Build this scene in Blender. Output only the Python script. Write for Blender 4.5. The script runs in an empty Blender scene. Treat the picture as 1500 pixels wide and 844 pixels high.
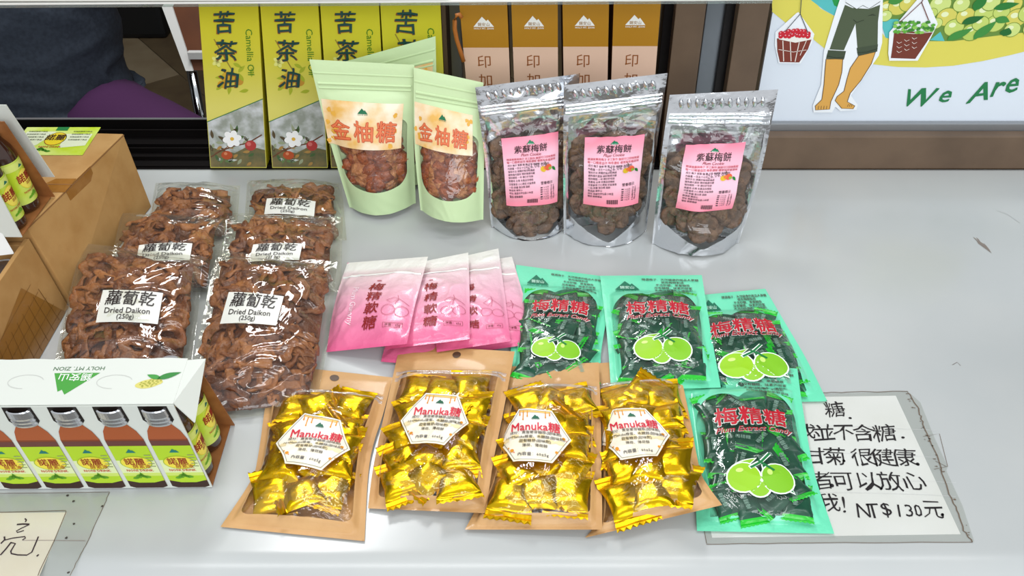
import bpy, bmesh, math, random
import numpy as np
from mathutils import Vector, Matrix, noise
from mathutils.geometry import tessellate_polygon
random.seed(7)
C = bpy.context.scene.collection
R = math.radians
# ---------------------------------------------------------------- camera
H = 0.70                       # eye above the counter top (z = 0)
PITCH = math.atan2(422 + 691, 1400)
cam = bpy.data.cameras.new('camera'); co = bpy.data.objects.new('camera', cam); C.objects.link(co)
co.location = (0, 0, H); co.rotation_euler = (math.pi/2 - PITCH, 0, 0)
cam.sensor_width = 36; cam.lens = 1400/1500*36; cam.clip_start = .01
bpy.context.scene.camera = co
# ---------------------------------------------------------------- light
sc = bpy.context.scene
sc.view_settings.view_transform = 'Standard'; sc.view_settings.look = 'None'
sc.view_settings.gamma = 1; sc.view_settings.use_curve_mapping = False
sc.view_settings.exposure = 0.0
w = bpy.data.worlds.new('world'); sc.world = w; w.use_nodes = True
w.node_tree.nodes['Background'].inputs[0].default_value = (.95, .975, 1, 1)
w.node_tree.nodes['Background'].inputs[1].default_value = 0.70
def area(name, loc, target, sx, sy, power, col=(1, 1, 1)):
    l = bpy.data.lights.new(name, 'AREA'); l.shape = 'RECTANGLE'; l.size = sx; l.size_y = sy; l.energy = power; l.color = col
    o = bpy.data.objects.new(name, l); C.objects.link(o); o.location = loc
    o.rotation_euler = (Vector(target) - Vector(loc)).to_track_quat('-Z', 'Y').to_euler(); return o
area('ceiling_lamp_front', (-.25, .55, 1.75), (-.25, .6, 0), 1.3, .16, 6)
area('ceiling_lamp_back', (.6, 1.05, 1.75), (.6, 1.0, 0), 1.3, .16, 4)
area('street_daylight', (.6, -1.6, 1.6), (0, .9, 0), 2.6, 1.5, 52, (.93, .97, 1))
area('interior_fill', (-.5, 2.0, 1.7), (-.8, 2.1, -.8), .9, .3, 22)  # unseen fill light, added to brighten the interior and the seated person

# ---------------------------------------------------------------- pixel <-> place (measured on the 1500x844 photograph)
cp, sp = math.cos(PITCH), math.sin(PITCH)
def ray(px, py):
    u = (px-750)/1400; v = (422-py)/1400
    return Vector((u, cp + v*sp, -sp + v*cp))
def G(px, py, z=0):
    d = ray(px, py); t = (z-H)/d.z; return Vector((d.x*t, d.y*t, z))
def V(px, py, Y):
    d = ray(px, py); t = Y/d.y; return Vector((d.x*t, Y, H + d.z*t))
def PX(p):
    dz = p[2]-H; dep = p[1]*cp - dz*sp; up = p[1]*sp + dz*cp
    return 750 + 1400*p[0]/dep, 422 - 1400*up/dep
# ---------------------------------------------------------------- materials
def lin(c): return tuple(((x/255)/12.92 if x/255 <= .04045 else ((x/255+.055)/1.055)**2.4) for x in c) + (1,)
MATS = {}
def mat(name, rgb, rough=.5, metal=0, spec=.5, noise_amt=0, noise_scale=40, bump=0, bump_scale=60, rgb2=None, coat=0, trans=0, ior=1.45):
    if name in MATS: return MATS[name]
    m = bpy.data.materials.new(name); m.use_nodes = True; nt = m.node_tree; b = nt.nodes['Principled BSDF']
    b.inputs['Base Color'].default_value = lin(rgb); b.inputs['Roughness'].default_value = rough
    b.inputs['Metallic'].default_value = metal; b.inputs['Specular IOR Level'].default_value = spec
    b.inputs['Coat Weight'].default_value = coat; b.inputs['Coat Roughness'].default_value = .12
    b.inputs['Transmission Weight'].default_value = trans; b.inputs['IOR'].default_value = ior
    if noise_amt or rgb2 or bump: tc = nt.nodes.new('ShaderNodeTexCoord')
    if noise_amt or rgb2:
        n = nt.nodes.new('ShaderNodeTexNoise'); n.inputs['Scale'].default_value = noise_scale; n.inputs['Detail'].default_value = 5
        nt.links.new(tc.outputs['Object'], n.inputs['Vector'])
        r = nt.nodes.new('ShaderNodeMix'); r.data_type = 'RGBA'
        c2 = lin(rgb2) if rgb2 else tuple(x*(1-noise_amt) for x in lin(rgb)[:3]) + (1,)
        r.inputs[6].default_value = lin(rgb); r.inputs[7].default_value = c2
        mr = nt.nodes.new('ShaderNodeMapRange'); mr.inputs[1].default_value = .38; mr.inputs[2].default_value = .66
        nt.links.new(n.outputs[0], mr.inputs[0]); nt.links.new(mr.outputs[0], r.inputs[0]); nt.links.new(r.outputs[2], b.inputs['Base Color'])
    if bump:
        n2 = nt.nodes.new('ShaderNodeTexNoise'); n2.inputs['Scale'].default_value = bump_scale; n2.inputs['Detail'].default_value = 4
        nt.links.new(tc.outputs['Object'], n2.inputs['Vector'])
        bp = nt.nodes.new('ShaderNodeBump'); bp.inputs['Strength'].default_value = bump; bp.inputs['Distance'].default_value = .01
        nt.links.new(n2.outputs[0], bp.inputs['Height']); nt.links.new(bp.outputs[0], b.inputs['Normal'])
    MATS[name] = m; return m
def film_nodes(nt, tint, rough, haze, bump, bscale, gain=1.0):
    """thin clear plastic: transparent with a Fresnel gloss and a trace of haze"""
    tr = nt.nodes.new('ShaderNodeBsdfTransparent'); tr.inputs[0].default_value = lin(tint)
    gl = nt.nodes.new('ShaderNodeBsdfGlossy'); gl.inputs['Roughness'].default_value = rough; gl.inputs[0].default_value = (1, 1, 1, 1)
    lw = nt.nodes.new('ShaderNodeLayerWeight'); lw.inputs[0].default_value = .5
    pw_ = nt.nodes.new('ShaderNodeMath'); pw_.operation = 'POWER'; pw_.inputs[1].default_value = 5; nt.links.new(lw.outputs['Facing'], pw_.inputs[0])
    fr = nt.nodes.new('ShaderNodeMath'); fr.operation = 'MULTIPLY_ADD'; fr.inputs[1].default_value = .95; fr.inputs[2].default_value = .045; nt.links.new(pw_.outputs[0], fr.inputs[0])
    tc = nt.nodes.new('ShaderNodeTexCoord'); n = nt.nodes.new('ShaderNodeTexNoise'); n.inputs['Scale'].default_value = bscale; n.inputs['Detail'].default_value = 3
    n.inputs['Distortion'].default_value = 1.2
    nt.links.new(tc.outputs['Object'], n.inputs['Vector'])
    bp = nt.nodes.new('ShaderNodeBump'); bp.inputs['Strength'].default_value = bump; bp.inputs['Distance'].default_value = .01
    nt.links.new(n.outputs[0], bp.inputs['Height']); nt.links.new(bp.outputs[0], gl.inputs['Normal']); nt.links.new(bp.outputs[0], lw.inputs['Normal'])
    mu = nt.nodes.new('ShaderNodeMath'); mu.operation = 'MULTIPLY'; mu.inputs[1].default_value = gain; mu.use_clamp = True
    nt.links.new(fr.outputs[0], mu.inputs[0])
    mx = nt.nodes.new('ShaderNodeMixShader'); nt.links.new(mu.outputs[0], mx.inputs[0]); nt.links.new(tr.outputs[0], mx.inputs[1]); nt.links.new(gl.outputs[0], mx.inputs[2])
    df = nt.nodes.new('ShaderNodeBsdfDiffuse'); df.inputs[0].default_value = (.8, .8, .8, 1)
    m2 = nt.nodes.new('ShaderNodeMixShader'); m2.inputs[0].default_value = haze
    nt.links.new(mx.outputs[0], m2.inputs[1]); nt.links.new(df.outputs[0], m2.inputs[2])
    return m2
def film(name, tint=(250, 250, 250), rough=.06, haze=.03, bump=.35, bscale=45, gain=1.6):
    if name in MATS: return MATS[name]
    m = bpy.data.materials.new(name); m.use_nodes = True; nt = m.node_tree; nt.nodes.remove(nt.nodes['Principled BSDF'])
    s = film_nodes(nt, tint, rough, haze, bump, bscale, gain); nt.links.new(s.outputs[0], nt.nodes['Material Output'].inputs[0])
    MATS[name] = m; return m
def masked(name, rgb, rough=.45, metal=0, bump=.2, bscale=50, tint=(250, 250, 250), haze=.03, frough=.06, fbump=.35, gain=1.6, coat=0, rgb2=None, grad=None, clearprint=0):
    """printed or foil sheet with a clear window where the float attribute 'win' is above zero"""
    if name in MATS: return MATS[name]
    m = mat(name, rgb, rough, metal, bump=bump, bump_scale=bscale, coat=coat, rgb2=rgb2, noise_scale=30); nt = m.node_tree
    b = nt.nodes['Principled BSDF']
    at = nt.nodes.new('ShaderNodeAttribute'); at.attribute_name = 'win'
    mr = nt.nodes.new('ShaderNodeMapRange'); mr.inputs[1].default_value = -.00025; mr.inputs[2].default_value = .00025
    nt.links.new(at.outputs['Fac'], mr.inputs[0])
    f = film_nodes(nt, tint, frough, haze, fbump, bscale, gain)
    mx = nt.nodes.new('ShaderNodeMixShader'); nt.links.new(mr.outputs[0], mx.inputs[0]); nt.links.new(b.outputs[0], mx.inputs[1]); nt.links.new(f.outputs[0], mx.inputs[2])
    nt.links.new(mx.outputs[0], nt.nodes['Material Output'].inputs[0]); return m
def grad_mat(name, stops, attr='gv', rough=.5, bump=.1, bscale=60, coat=0, metal=0):
    """ink gradient along the float attribute attr (0..1)"""
    m = mat(name, (200, 200, 200), rough, metal, bump=bump, bump_scale=bscale, coat=coat); nt = m.node_tree
    at = nt.nodes.new('ShaderNodeAttribute'); at.attribute_name = attr
    cr = nt.nodes.new('ShaderNodeValToRGB'); e = cr.color_ramp.elements
    while len(e) < len(stops): e.new(.5)
    for i, (p, c) in enumerate(stops): e[i].position = p; e[i].color = lin(c)
    nt.links.new(at.outputs['Fac'], cr.inputs[0]); nt.links.new(cr.outputs[0], nt.nodes['Principled BSDF'].inputs['Base Color']); return m
def ink(rgb, rough=.45): return mat('ink_%02x%02x%02x' % tuple(rgb), rgb, rough)
# ---------------------------------------------------------------- objects
def ob(name, verts, faces, m, parent=None, origin=None, smooth=False, mats=None, midx=None, attrs=None):
    me = bpy.data.meshes.new(name)
    o0 = Vector(origin) if origin is not None else (parent_origin(parent) if parent else Vector((0, 0, 0)))
    a = np.asarray([tuple(v) for v in verts], dtype=float) - np.array(o0)
    me.from_pydata(a.tolist(), [], [list(f) for f in faces])
    if mats:
        for q in mats: me.materials.append(q)
        me.polygons.foreach_set('material_index', midx)
    elif m: me.materials.append(m)
    if smooth: me.polygons.foreach_set('use_smooth', [True]*len(me.polygons))
    if attrs:
        for k, vals in attrs.items():
            t = me.attributes.new(k, 'FLOAT', 'POINT'); t.data.foreach_set('value', list(vals))
    me.update()
    o = bpy.data.objects.new(name, me); C.objects.link(o)
    if parent: o.parent = parent; o['_o'] = tuple(o0)
    else: o.location = o0; o['_o'] = tuple(o0)
    return o
def parent_origin(p): return Vector(p['_o']) if '_o' in p.keys() else p.location.copy()
def thing(name, label, cat, loc, group=None):
    o = bpy.data.objects.new(name, None); C.objects.link(o); o.location = loc; o.empty_display_size = .02
    o['label'] = label; o['category'] = cat; o['_o'] = tuple(loc)
    if group: o['group'] = group
    return o
def tag(o, label, cat, group=None):
    o['label'] = label; o['category'] = cat
    if group: o['group'] = group
    return o
def struct(o): o['kind'] = 'structure'; return o
def hexa(c8):
    return list(c8), [(0, 3, 2, 1), (4, 5, 6, 7), (0, 1, 5, 4), (1, 2, 6, 5), (2, 3, 7, 6), (3, 0, 4, 7)]
def box8(x0, x1, y0, y1, z0, z1):
    return [Vector(p) for p in ((x0, y0, z0), (x1, y0, z0), (x1, y1, z0), (x0, y1, z0), (x0, y0, z1), (x1, y0, z1), (x1, y1, z1), (x0, y1, z1))]
def box(name, x0, x1, y0, y1, z0, z1, m, parent=None, bev=0, M=None, origin=None):
    c = box8(x0, x1, y0, y1, z0, z1)
    if M: c = [M @ p for p in c]
    return solid(name, c, m, parent, bev, origin)
def solid(name, c8, m, parent=None, bev=0, origin=None):
    v, f = hexa(c8)
    if origin is None and parent is None:
        origin = sum(v, Vector())/8; origin = Vector((origin.x, origin.y, min(p.z for p in v)))
    o = ob(name, v, f, m, parent, origin)
    if bev:
        bm = bmesh.new(); bm.from_mesh(o.data); bmesh.ops.bevel(bm, geom=bm.edges[:], offset=bev, segments=2, affect='EDGES', profile=.6); bm.to_mesh(o.data); bm.free()
    return o
def lathe(prof, n=24):
    v = []; f = []
    for (r, z) in prof:
        for i in range(n): a = 2*math.pi*i/n; v.append(Vector((r*math.cos(a), r*math.sin(a), z)))
    for j in range(len(prof)-1):
        for i in range(n): k = (i+1) % n; f.append((j*n+i, j*n+k, (j+1)*n+k, (j+1)*n+i))
    f.append(tuple(range(n))[::-1]); f.append(tuple((len(prof)-1)*n+i for i in range(n)))
    return v, f
def tube(pts, rad, n=8):
    pts = [Vector(p) for p in pts]; v = []; f = []
    rr = rad if isinstance(rad, (list, tuple)) else [rad]*len(pts)
    for i, p in enumerate(pts):
        t = (pts[min(i+1, len(pts)-1)] - pts[max(i-1, 0)]).normalized()
        a = Vector((0, 0, 1)) if abs(t.z) < .9 else Vector((1, 0, 0))
        e1 = t.cross(a).normalized(); e2 = t.cross(e1)
        for k in range(n): q = 2*math.pi*k/n; v.append(p + rr[i]*(math.cos(q)*e1 + math.sin(q)*e2))
    for i in range(len(pts)-1):
        for k in range(n): l = (k+1) % n; f.append((i*n+k, i*n+l, (i+1)*n+l, (i+1)*n+k))
    f.append(tuple(range(n))[::-1]); f.append(tuple((len(pts)-1)*n+i for i in range(n)))
    return v, f
# ---------------------------------------------------------------- flat print: text and shapes
_tc = {}
def text2d(s, bold=0, shear=0, res=2, sx=1.0):
    k = (s, bold, shear, res)
    if k not in _tc:
        cu = bpy.data.curves.new('t', 'FONT'); cu.body = s; cu.size = 1; cu.offset = min(bold, 0); cu.shear = shear; cu.resolution_u = res
        cu.fill_mode = 'FRONT'; cu.align_x = 'CENTER'; cu.align_y = 'CENTER'
        o = bpy.data.objects.new('t', cu); C.objects.link(o)
        dg = bpy.context.evaluated_depsgraph_get(); me = bpy.data.meshes.new_from_object(o.evaluated_get(dg))
        v = np.array([(a.co.x, a.co.y) for a in me.vertices]).reshape(-1, 2); f = [tuple(p.vertices) for p in me.polygons]
        if len(v):
            c = (v.max(0)+v.min(0))/2; v = v - c
        bpy.data.objects.remove(o); bpy.data.curves.remove(cu); bpy.data.meshes.remove(me)
        _tc[k] = (v, f)
    return _tc[k]
class Print:
    """collects flat printed shapes in label coordinates (x 0..1, y 0..asp) and lays them on a surface function"""
    def __init__(s, F, asp=1.0, maxlen=.09):
        s.F = F; s.asp = asp; s.v = []; s.f = []; s.m = []; s.off = []; s.mats = []; s.maxlen = maxlen; s.zs = 1
    def mi(s, m):
        if isinstance(m, tuple): m = ink(m)
        if m not in s.mats: s.mats.append(m)
        return s.mats.index(m)
    def add(s, v, f, m, off):
        b = len(s.v); s.v += [tuple(q) for q in v]; s.off += [off]*len(v)
        s.f += [tuple(i+b for i in q) for q in f]; s.m += [s.mi(m)]*len(f)
    def text(s, t, x, y, size, m, bold=0, rot=0, shear=0, off=0, width=None, jit=0, res=2, sx=1):
        v, f = text2d(t, min(bold, 0), shear, res)
        if not len(v): return
        if bold > .004:
            nb_ = 4 if size < .12 or width else 8; n0 = len(v); r_ = bold*.75
            f = [tuple(i+k*n0 for i in q) for k in range(nb_) for q in f]; layer = [k for k in range(nb_) for _ in range(n0)]; v = np.concatenate([v+np.array([r_*math.cos(2*math.pi*(k+.5)/nb_), r_*math.sin(2*math.pi*(k+.5)/nb_)]) for k in range(nb_)])
        v = v.copy()
        if width: size = width/(v[:, 0].max()-v[:, 0].min())
        v = v*size; v[:, 0] *= sx
        if jit:
            v = v + np.array([[jit*size*noise.noise((a/size*1.7+x*31, b/size*1.7+y*17, 3)), jit*size*noise.noise((a/size*1.7-x*13, b/size*1.7+y*9, 8))] for a, b in v])
        c, d = math.cos(rot), math.sin(rot)
        v = np.stack([v[:, 0]*c - v[:, 1]*d + x, v[:, 0]*d + v[:, 1]*c + y], 1)
        s.add(v, f, m, off)
        if bold > .004: n1 = len(v); s.off[-n1:] = [off+(size*6e-5)*k for k in layer]
    def poly(s, pts, m, off=0):
        tr = tessellate_polygon([[Vector((p[0], p[1], 0)) for p in pts]]); s.add(pts, tr, m, off)
    def ell(s, x, y, rx, ry, m, off=0, rot=0, n=20, wob=0, seed=0):
        pts = []
        for i in range(n):
            a = 2*math.pi*i/n; r = 1 + wob*noise.noise((math.cos(a)*1.5+seed, math.sin(a)*1.5, seed*3.1)); p, q = rx*r*math.cos(a), ry*r*math.sin(a)
            pts.append((x + p*math.cos(rot) - q*math.sin(rot), y + p*math.sin(rot) + q*math.cos(rot)))
        s.poly(pts, m, off)
    def rect(s, x0, y0, x1, y1, m, off=0): s.poly([(x0, y0), (x1, y0), (x1, y1), (x0, y1)], m, off)
    def line(s, pts, wd, m, off=0, taper=False):
        n = len(pts); L = []; Rr = []
        for i in range(n):
            a = pts[max(i-1, 0)]; b = pts[min(i+1, n-1)]; dx, dy = b[0]-a[0], b[1]-a[1]; l = math.hypot(dx, dy) or 1
            ww = wd/2*((.35+.65*math.sin(math.pi*(i+.6)/(n+.2))) if taper else 1)
            L.append((pts[i][0]-dy/l*ww, pts[i][1]+dx/l*ww)); Rr.append((pts[i][0]+dy/l*ww, pts[i][1]-dx/l*ww))
        v = L+Rr; s.add(v, [(n+i, n+i+1, i+1, i) for i in range(n-1)], m, off)
    def leaf(s, x, y, l, wd, rot, m, off=0):
        pts = [(t*l, wd*math.sin(math.pi*t**.8)) for t in np.linspace(0, 1, 8)] + [(t*l, -wd*math.sin(math.pi*t**.8)*.9) for t in np.linspace(1, 0, 8)[1:-1]]
        s.poly([(x+a*math.cos(rot)-b*math.sin(rot), y+a*math.sin(rot)+b*math.cos(rot)) for a, b in pts], m, off)
    def build(s, name, parent, base=.0004):
        bm = bmesh.new(); lay = bm.verts.layers.float.new('o')
        vs = []
        for p, o in zip(s.v, s.off):
            q = bm.verts.new((p[0], p[1], 0)); q[lay] = o; vs.append(q)
        for f, mi in zip(s.f, s.m):
            if len(set(f)) < 3: continue
            try: fc = bm.faces.new([vs[i] for i in f]); fc.material_index = mi
            except ValueError: pass
        bmesh.ops.triangulate(bm, faces=bm.faces[:])
        for it in range(5):
            es = [e for e in bm.edges if e.calc_length() > s.maxlen]
            if not es: break
            bmesh.ops.subdivide_edges(bm, edges=es, cuts=1); bmesh.ops.triangulate(bm, faces=[f for f in bm.faces if len(f.verts) > 3])
        o0 = parent_origin(parent)
        for q in bm.verts: q.co = s.F(q.co.x, q.co.y/s.asp, base + q[lay]*s.zs) - o0
        me = bpy.data.meshes.new(name)
        for m in s.mats: me.materials.append(m)
        bm.normal_update(); bm.to_mesh(me); bm.free()
        o = bpy.data.objects.new(name, me); C.objects.link(o); o.parent = parent; o['_o'] = tuple(o0); return o
def logo(P, x, y, wd, m, mt, ms=None, sub=True, inner=True, off=0):
    """two-peaked mountain emblem with the shop's characters"""
    h = wd*.55
    P.poly([(x-wd/2, y-h/2), (x+wd/2, y-h/2), (x+wd*.22, y+h*.22), (x+wd*.14, y+h*.08), (x-wd*.06, y+h*.5)], m, off)
    if inner: P.text('錫安山', x+wd*.0, y-h*.25, wd*.2, mt, bold=.01, off=off+.0001, res=1)
    if sub: P.text('HOLY MT. ZION', x, y-h*.5-wd*.09, 1, ms or m, bold=.03, off=off, width=wd*.95, res=1)
# ---------------------------------------------------------------- surfaces
class Sheet:
    """a bag laid out from measured left and right edges: rows = (v, (px,py,z or Y), (px,py,z or Y)), bottom to top"""
    def __init__(s, rows, front=.012, back=.003, stand=False, wr=.0012, seed=0, um=.07, vm0=.06, vm1=.14, wk=30, pw=.55, foot=.02, sag=0, pws=.7):
        s.pws = pws
        s.rows = [(r[0], (V if stand else G)(*r[1]), (V if stand else G)(*r[2])) for r in rows]
        s.fr, s.bk, s.stand, s.wr, s.seed, s.um, s.vm0, s.vm1, s.wk, s.pw, s.foot, s.sag = front, back, stand, wr, seed, um, vm0, vm1, wk, pw, foot, sag
        e1 = s.base(1, .5)-s.base(0, .5); e2 = s.base(.5, 1)-s.base(.5, 0)
        s.W = e1.length; s.Hh = e2.length
        s.n = e1.cross(e2).normalized(); s.e1 = e1.normalized(); s.e2 = s.n.cross(s.e1)
        b = s.base(.5, 0); s.org = Vector((b.x, b.y, 0.0))
    def edge(s, k, v):
        r = s.rows; i = 0
        while i < len(r)-2 and v > r[i+1][0]: i += 1
        t = (v-r[i][0])/(r[i+1][0]-r[i][0])
        p0 = r[max(i-1, 0)]; p1 = r[i]; p2 = r[i+1]; p3 = r[min(i+2, len(r)-1)]
        if t < 0 or t > 1 or len(r) == 2: return p1[k].lerp(p2[k], t)
        m1 = (p2[k]-p0[k])/(p2[0]-p0[0])*(p2[0]-p1[0]); m2 = (p3[k]-p1[k])/(p3[0]-p1[0])*(p2[0]-p1[0])
        return p1[k]*(2*t**3-3*t*t+1) + m1*(t**3-2*t*t+t) + p2[k]*(3*t*t-2*t**3) + m2*(t**3-t*t)
    def base(s, u, v): return s.edge(1, v).lerp(s.edge(2, v), u)
    def prof(s, u, v):
        a = min(max((u-s.um)/(1-2*s.um), 0), 1)
        if s.stand:
            b = min(max((1-s.vm1-v)/(1-s.vm1), 0), 1); q = min(max((u-.02)/.96, 0), 1)
            lo = (1-(2*q-1)**2)*s.foot; return max(0, 4*a*(1-a))**s.pws*s.fr*(b**.5)*min(1, .35+v*4) + lo*max(0, 1-v*1.15)**1.3
        b = min(max((v-s.vm0)/(1-s.vm0-s.vm1), 0), 1)
        return (max(0, 4*a*(1-a))**s.pw)*(max(0, 4*b*(1-b))**s.pw)*s.fr
    def wrk(s, u, v):
        k = min(1, 12*min(u, 1-u, v if not s.stand else 1, 1-v)); k = max(k, 0)
        p = Vector((u*s.W, v*s.Hh, s.seed*1.7)); q = Vector((p.x*s.wk*.45+p.y*7, p.y*s.wk, s.seed))
        r = 1-abs(noise.noise(q + Vector((3*noise.noise(p*14), 0, 0))))*2
        return k*s.wr*(noise.noise(p*s.wk) + .8*r*r - .4)
    def front(s, u, v, off=0):
        p = s.base(u, v) + s.n*(max(s.prof(u, v) + s.wrk(u, v), .0005*min(1, 25*min(u, 1-u, 1-v, v if not s.stand else 1))) + off); p.z = max(p.z, .0008+off); return p
    def back(s, u, v, off=0):
        k = s.bk/s.fr if not s.stand else .55
        p = s.base(u, v) - s.n*(s.prof(u, v)*k + (abs(s.wrk(1-u, v))*1.6 if s.stand else 0)); p.z = max(p.z, .0006); return p
    def mesh(s, which, nu=40, nv=56):
        f = s.front if which == 'front' else s.back
        vs = [f(i/nu, j/nv) for j in range(nv+1) for i in range(nu+1)]
        fs = [(j*(nu+1)+i, j*(nu+1)+i+1, (j+1)*(nu+1)+i+1, (j+1)*(nu+1)+i) for j in range(nv) for i in range(nu)]
        if which == 'back': fs = [q[::-1] for q in fs]
        return vs, fs
    def sheet(s, which, name, m, parent, nu=40, nv=56, win=None):
        vs, fs = s.mesh(which, nu, nv); at = {'gv': [j/nv for j in range(nv+1) for i in range(nu+1)]}
        if win: at['win'] = [win(i/nu, j/nv) for j in range(nv+1) for i in range(nu+1)]
        return ob(name, vs, fs, m, parent, smooth=True, attrs=at)
    def uv(s, px, py):
        u, v = .5, .5
        for it in range(14):
            a = PX(s.front(u, v)); e = 1e-3; b = PX(s.front(u+e, v)); c = PX(s.front(u, v+e))
            J = np.array([[(b[0]-a[0])/e, (c[0]-a[0])/e], [(b[1]-a[1])/e, (c[1]-a[1])/e]]); d = np.linalg.solve(J, [px-a[0], py-a[1]])
            u += float(np.clip(d[0], -.3, .3))*.8; v += float(np.clip(d[1], -.3, .3))*.8
        return u, v
    def frame(s, loc, pix):
        """affine label frame: local points loc meet the surface at pixels pix"""
        A = np.array([[x, y, 1] for x, y in loc]); B = np.array([s.uv(*p) for p in pix]); M, *_ = np.linalg.lstsq(A, B, rcond=None)
        def F(x, y, off=0):
            u = x*M[0, 0]+y*M[1, 0]+M[2, 0]; v = x*M[0, 1]+y*M[1, 1]+M[2, 1]; return s.front(u, v, off)
        return F
    def full(s):
        return lambda x, y, off=0: s.front(x, y, off)
    def place(s, u, v, d, rot, tx=0, ty=0, sc=1):
        p = s.base(u, v) + s.n*d
        M = Matrix((s.e1, s.e2, s.n)).transposed().to_4x4(); M.translation = p
        return M @ Matrix.Rotation(rot, 4, 'Z') @ Matrix.Rotation(tx, 4, 'X') @ Matrix.Rotation(ty, 4, 'Y') @ Matrix.Scale(sc, 4)
def label_grid(name, F, m, parent, off=.0005, nx=14, ny=14, poly=None):
    if poly:
        P = Print(F, 1, .1); P.poly(poly, m); return P.build(name, parent, off)
    vs = [F(i/nx, j/ny, off) for j in range(ny+1) for i in range(nx+1)]
    fs = [(j*(nx+1)+i, j*(nx+1)+i+1, (j+1)*(nx+1)+i+1, (j+1)*(nx+1)+i) for j in range(ny) for i in range(nx)]
    return ob(name, vs, fs, m, parent, smooth=True, attrs={'gv': [j/ny for j in range(ny+1) for i in range(nx+1)]})
def ridge(name, S, u0, u1, v, wd, h, m, parent, n=40):
    vs = []; fs = []; prof = [(-.5, 0), (-.3, .8), (0, 1), (.3, .8), (.5, 0)]
    for i in range(n+1):
        u = u0+(u1-u0)*i/n
        for a, b in prof: vs.append(S.front(u, v+a*wd/S.Hh, b*h+.0002))
    for i in range(n):
        for k in range(4): fs.append((i*5+k, (i+1)*5+k, (i+1)*5+k+1, i*5+k+1))
    return ob(name, vs, fs, m, parent, smooth=True)
def inst(name, me, M, parent):
    o = bpy.data.objects.new(name, me); C.objects.link(o); o.parent = parent
    o.matrix_local = Matrix.Translation(-parent_origin(parent)) @ M; return o

# ================================================================ THE PLACE
m_top = mat('counter_laminate', (188, 191, 190), .2, rgb2=(183, 187, 187), noise_scale=6, bump=.02, bump_scale=8, spec=.5)
m_body = mat('counter_body', (150, 155, 158), .5)
# counter with a rolled front edge
yF = .512; rr = .05
prof = [(1.30, -.03), (1.30, 0), (1.0, 0), (.7, 0)] + [(yF+.0*i, 0) for i in range(1)] + [(yF - rr*math.sin(a), -rr*(1-math.cos(a))) for a in np.linspace(.2, math.pi/2, 7)] + [(yF-rr, -.06), (yF-rr+.012, -.06)]
YB = 1.146
prof = [(YB, -.05), (YB, -.004), (YB, 0), (YB-.004, 0), (1.0, 0), (.7, 0), (yF+.004, 0), (yF, 0)] + [(yF - rr*math.sin(a), -rr*(1-math.cos(a))) for a in np.linspace(.06, 1.5, 22)] + [(yF-rr, -.06), (yF-rr+.012, -.06)]
vs = []; fs = []
for i, x in enumerate(np.linspace(-1.1, 1.1, 12)):
    vs += [Vector((x, y, z)) for y, z in prof]
k = len(prof)
for i in range(11):
    for j in range(k-1): fs.append((i*k+j, i*k+j+1, (i+1)*k+j+1, (i+1)*k+j))
ctop = thing('counter', 'light grey laminate counter that everything is laid out on', 'counter', (0, .82, 0))
ob('countertop', vs, fs, m_top, ctop, smooth=True)
box('cabinet_body', -1.08, 1.08, yF+.01, YB, -.8, -.051, m_body, ctop)
# window track (dark), sash rail and posts, sill
m_dark = mat('dark_aluminium', (30, 27, 27), .32, .6, bump=.02)
m_brown = mat('bronze_aluminium', (108, 88, 70), .42, 0, rgb2=(94, 76, 60), noise_scale=14)
m_alu = mat('grey_aluminium', (150, 152, 154), .35, .6)
m_white = mat('white_paint', (232, 232, 228), .5)
xT0, xT1 = -1.15, .305
win = bpy.data.objects.new('window_1', None); C.objects.link(win); win['kind'] = 'structure'; win.location = (0, 1.15, 0); win['_o'] = (0, 1.15, 0)
box('track', xT0, xT1, YB+.0005, 1.262, -.05, .0, m_dark, win)
for yy, hh in ((1.152, .004), (1.172, .009), (1.192, .012), (1.204, .012), (1.236, .02), (1.258, .028)):
    box('track_fin', xT0, xT1, yy, yy+.003, 0.0, hh*.6, m_dark, win)
box('track_lip', xT0, xT1, 1.2585, 1.2625, 0.0168, .018, m_alu, win)
def post(name, a, b, Y, th, m, ytop=-120, z0=0, dY=0):
    """vertical frame member between pixel columns a,b measured at two heights"""
    (x0, x1) = a, b
    p0 = V(x0[0], x0[1], Y); p1 = V(x1[0], x1[1], Y)
    return box(name, p0.x, p1.x, Y, Y+th, z0, .62, m, win, .001)
post('stile', (985, 60), (1028, 60), 1.168, .03, m_brown)
post('glass_edge', (1029, 60), (1056, 60), 1.185, .01, mat('grey_gasket', (118, 124, 130), .3, .3))
post('stile', (1056, 60), (1075, 60), 1.178, .03, m_dark)
post('stile', (1075, 60), (1119, 60), 1.160, .03, m_brown)
post('stile', (968, 60), (985, 60), 1.185, .02, m_dark)
post('stile', (654, 60), (676, 60), 1.27, .02, m_alu, z0=-.05)
xr = V(1106, 210, 1.15).x - .02
box('sash_rail', .300, 1.2, 1.1465, 1.163, 0, .052, m_brown, win, .002)
box('sash_rail_step', .300, 1.2, 1.1635, 1.20, 0, .03, m_dark, win)
box('sill', .24, .2995, 1.147, 1.21, 0, .012, m_brown, win)
box('sign_channel', .312, 1.2, 1.1635, 1.172, .0305, .062, m_alu, win, .001)
box('sill_right', .306, 1.2, 1.2005, 1.262, -.05, .0, m_dark, win)
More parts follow.
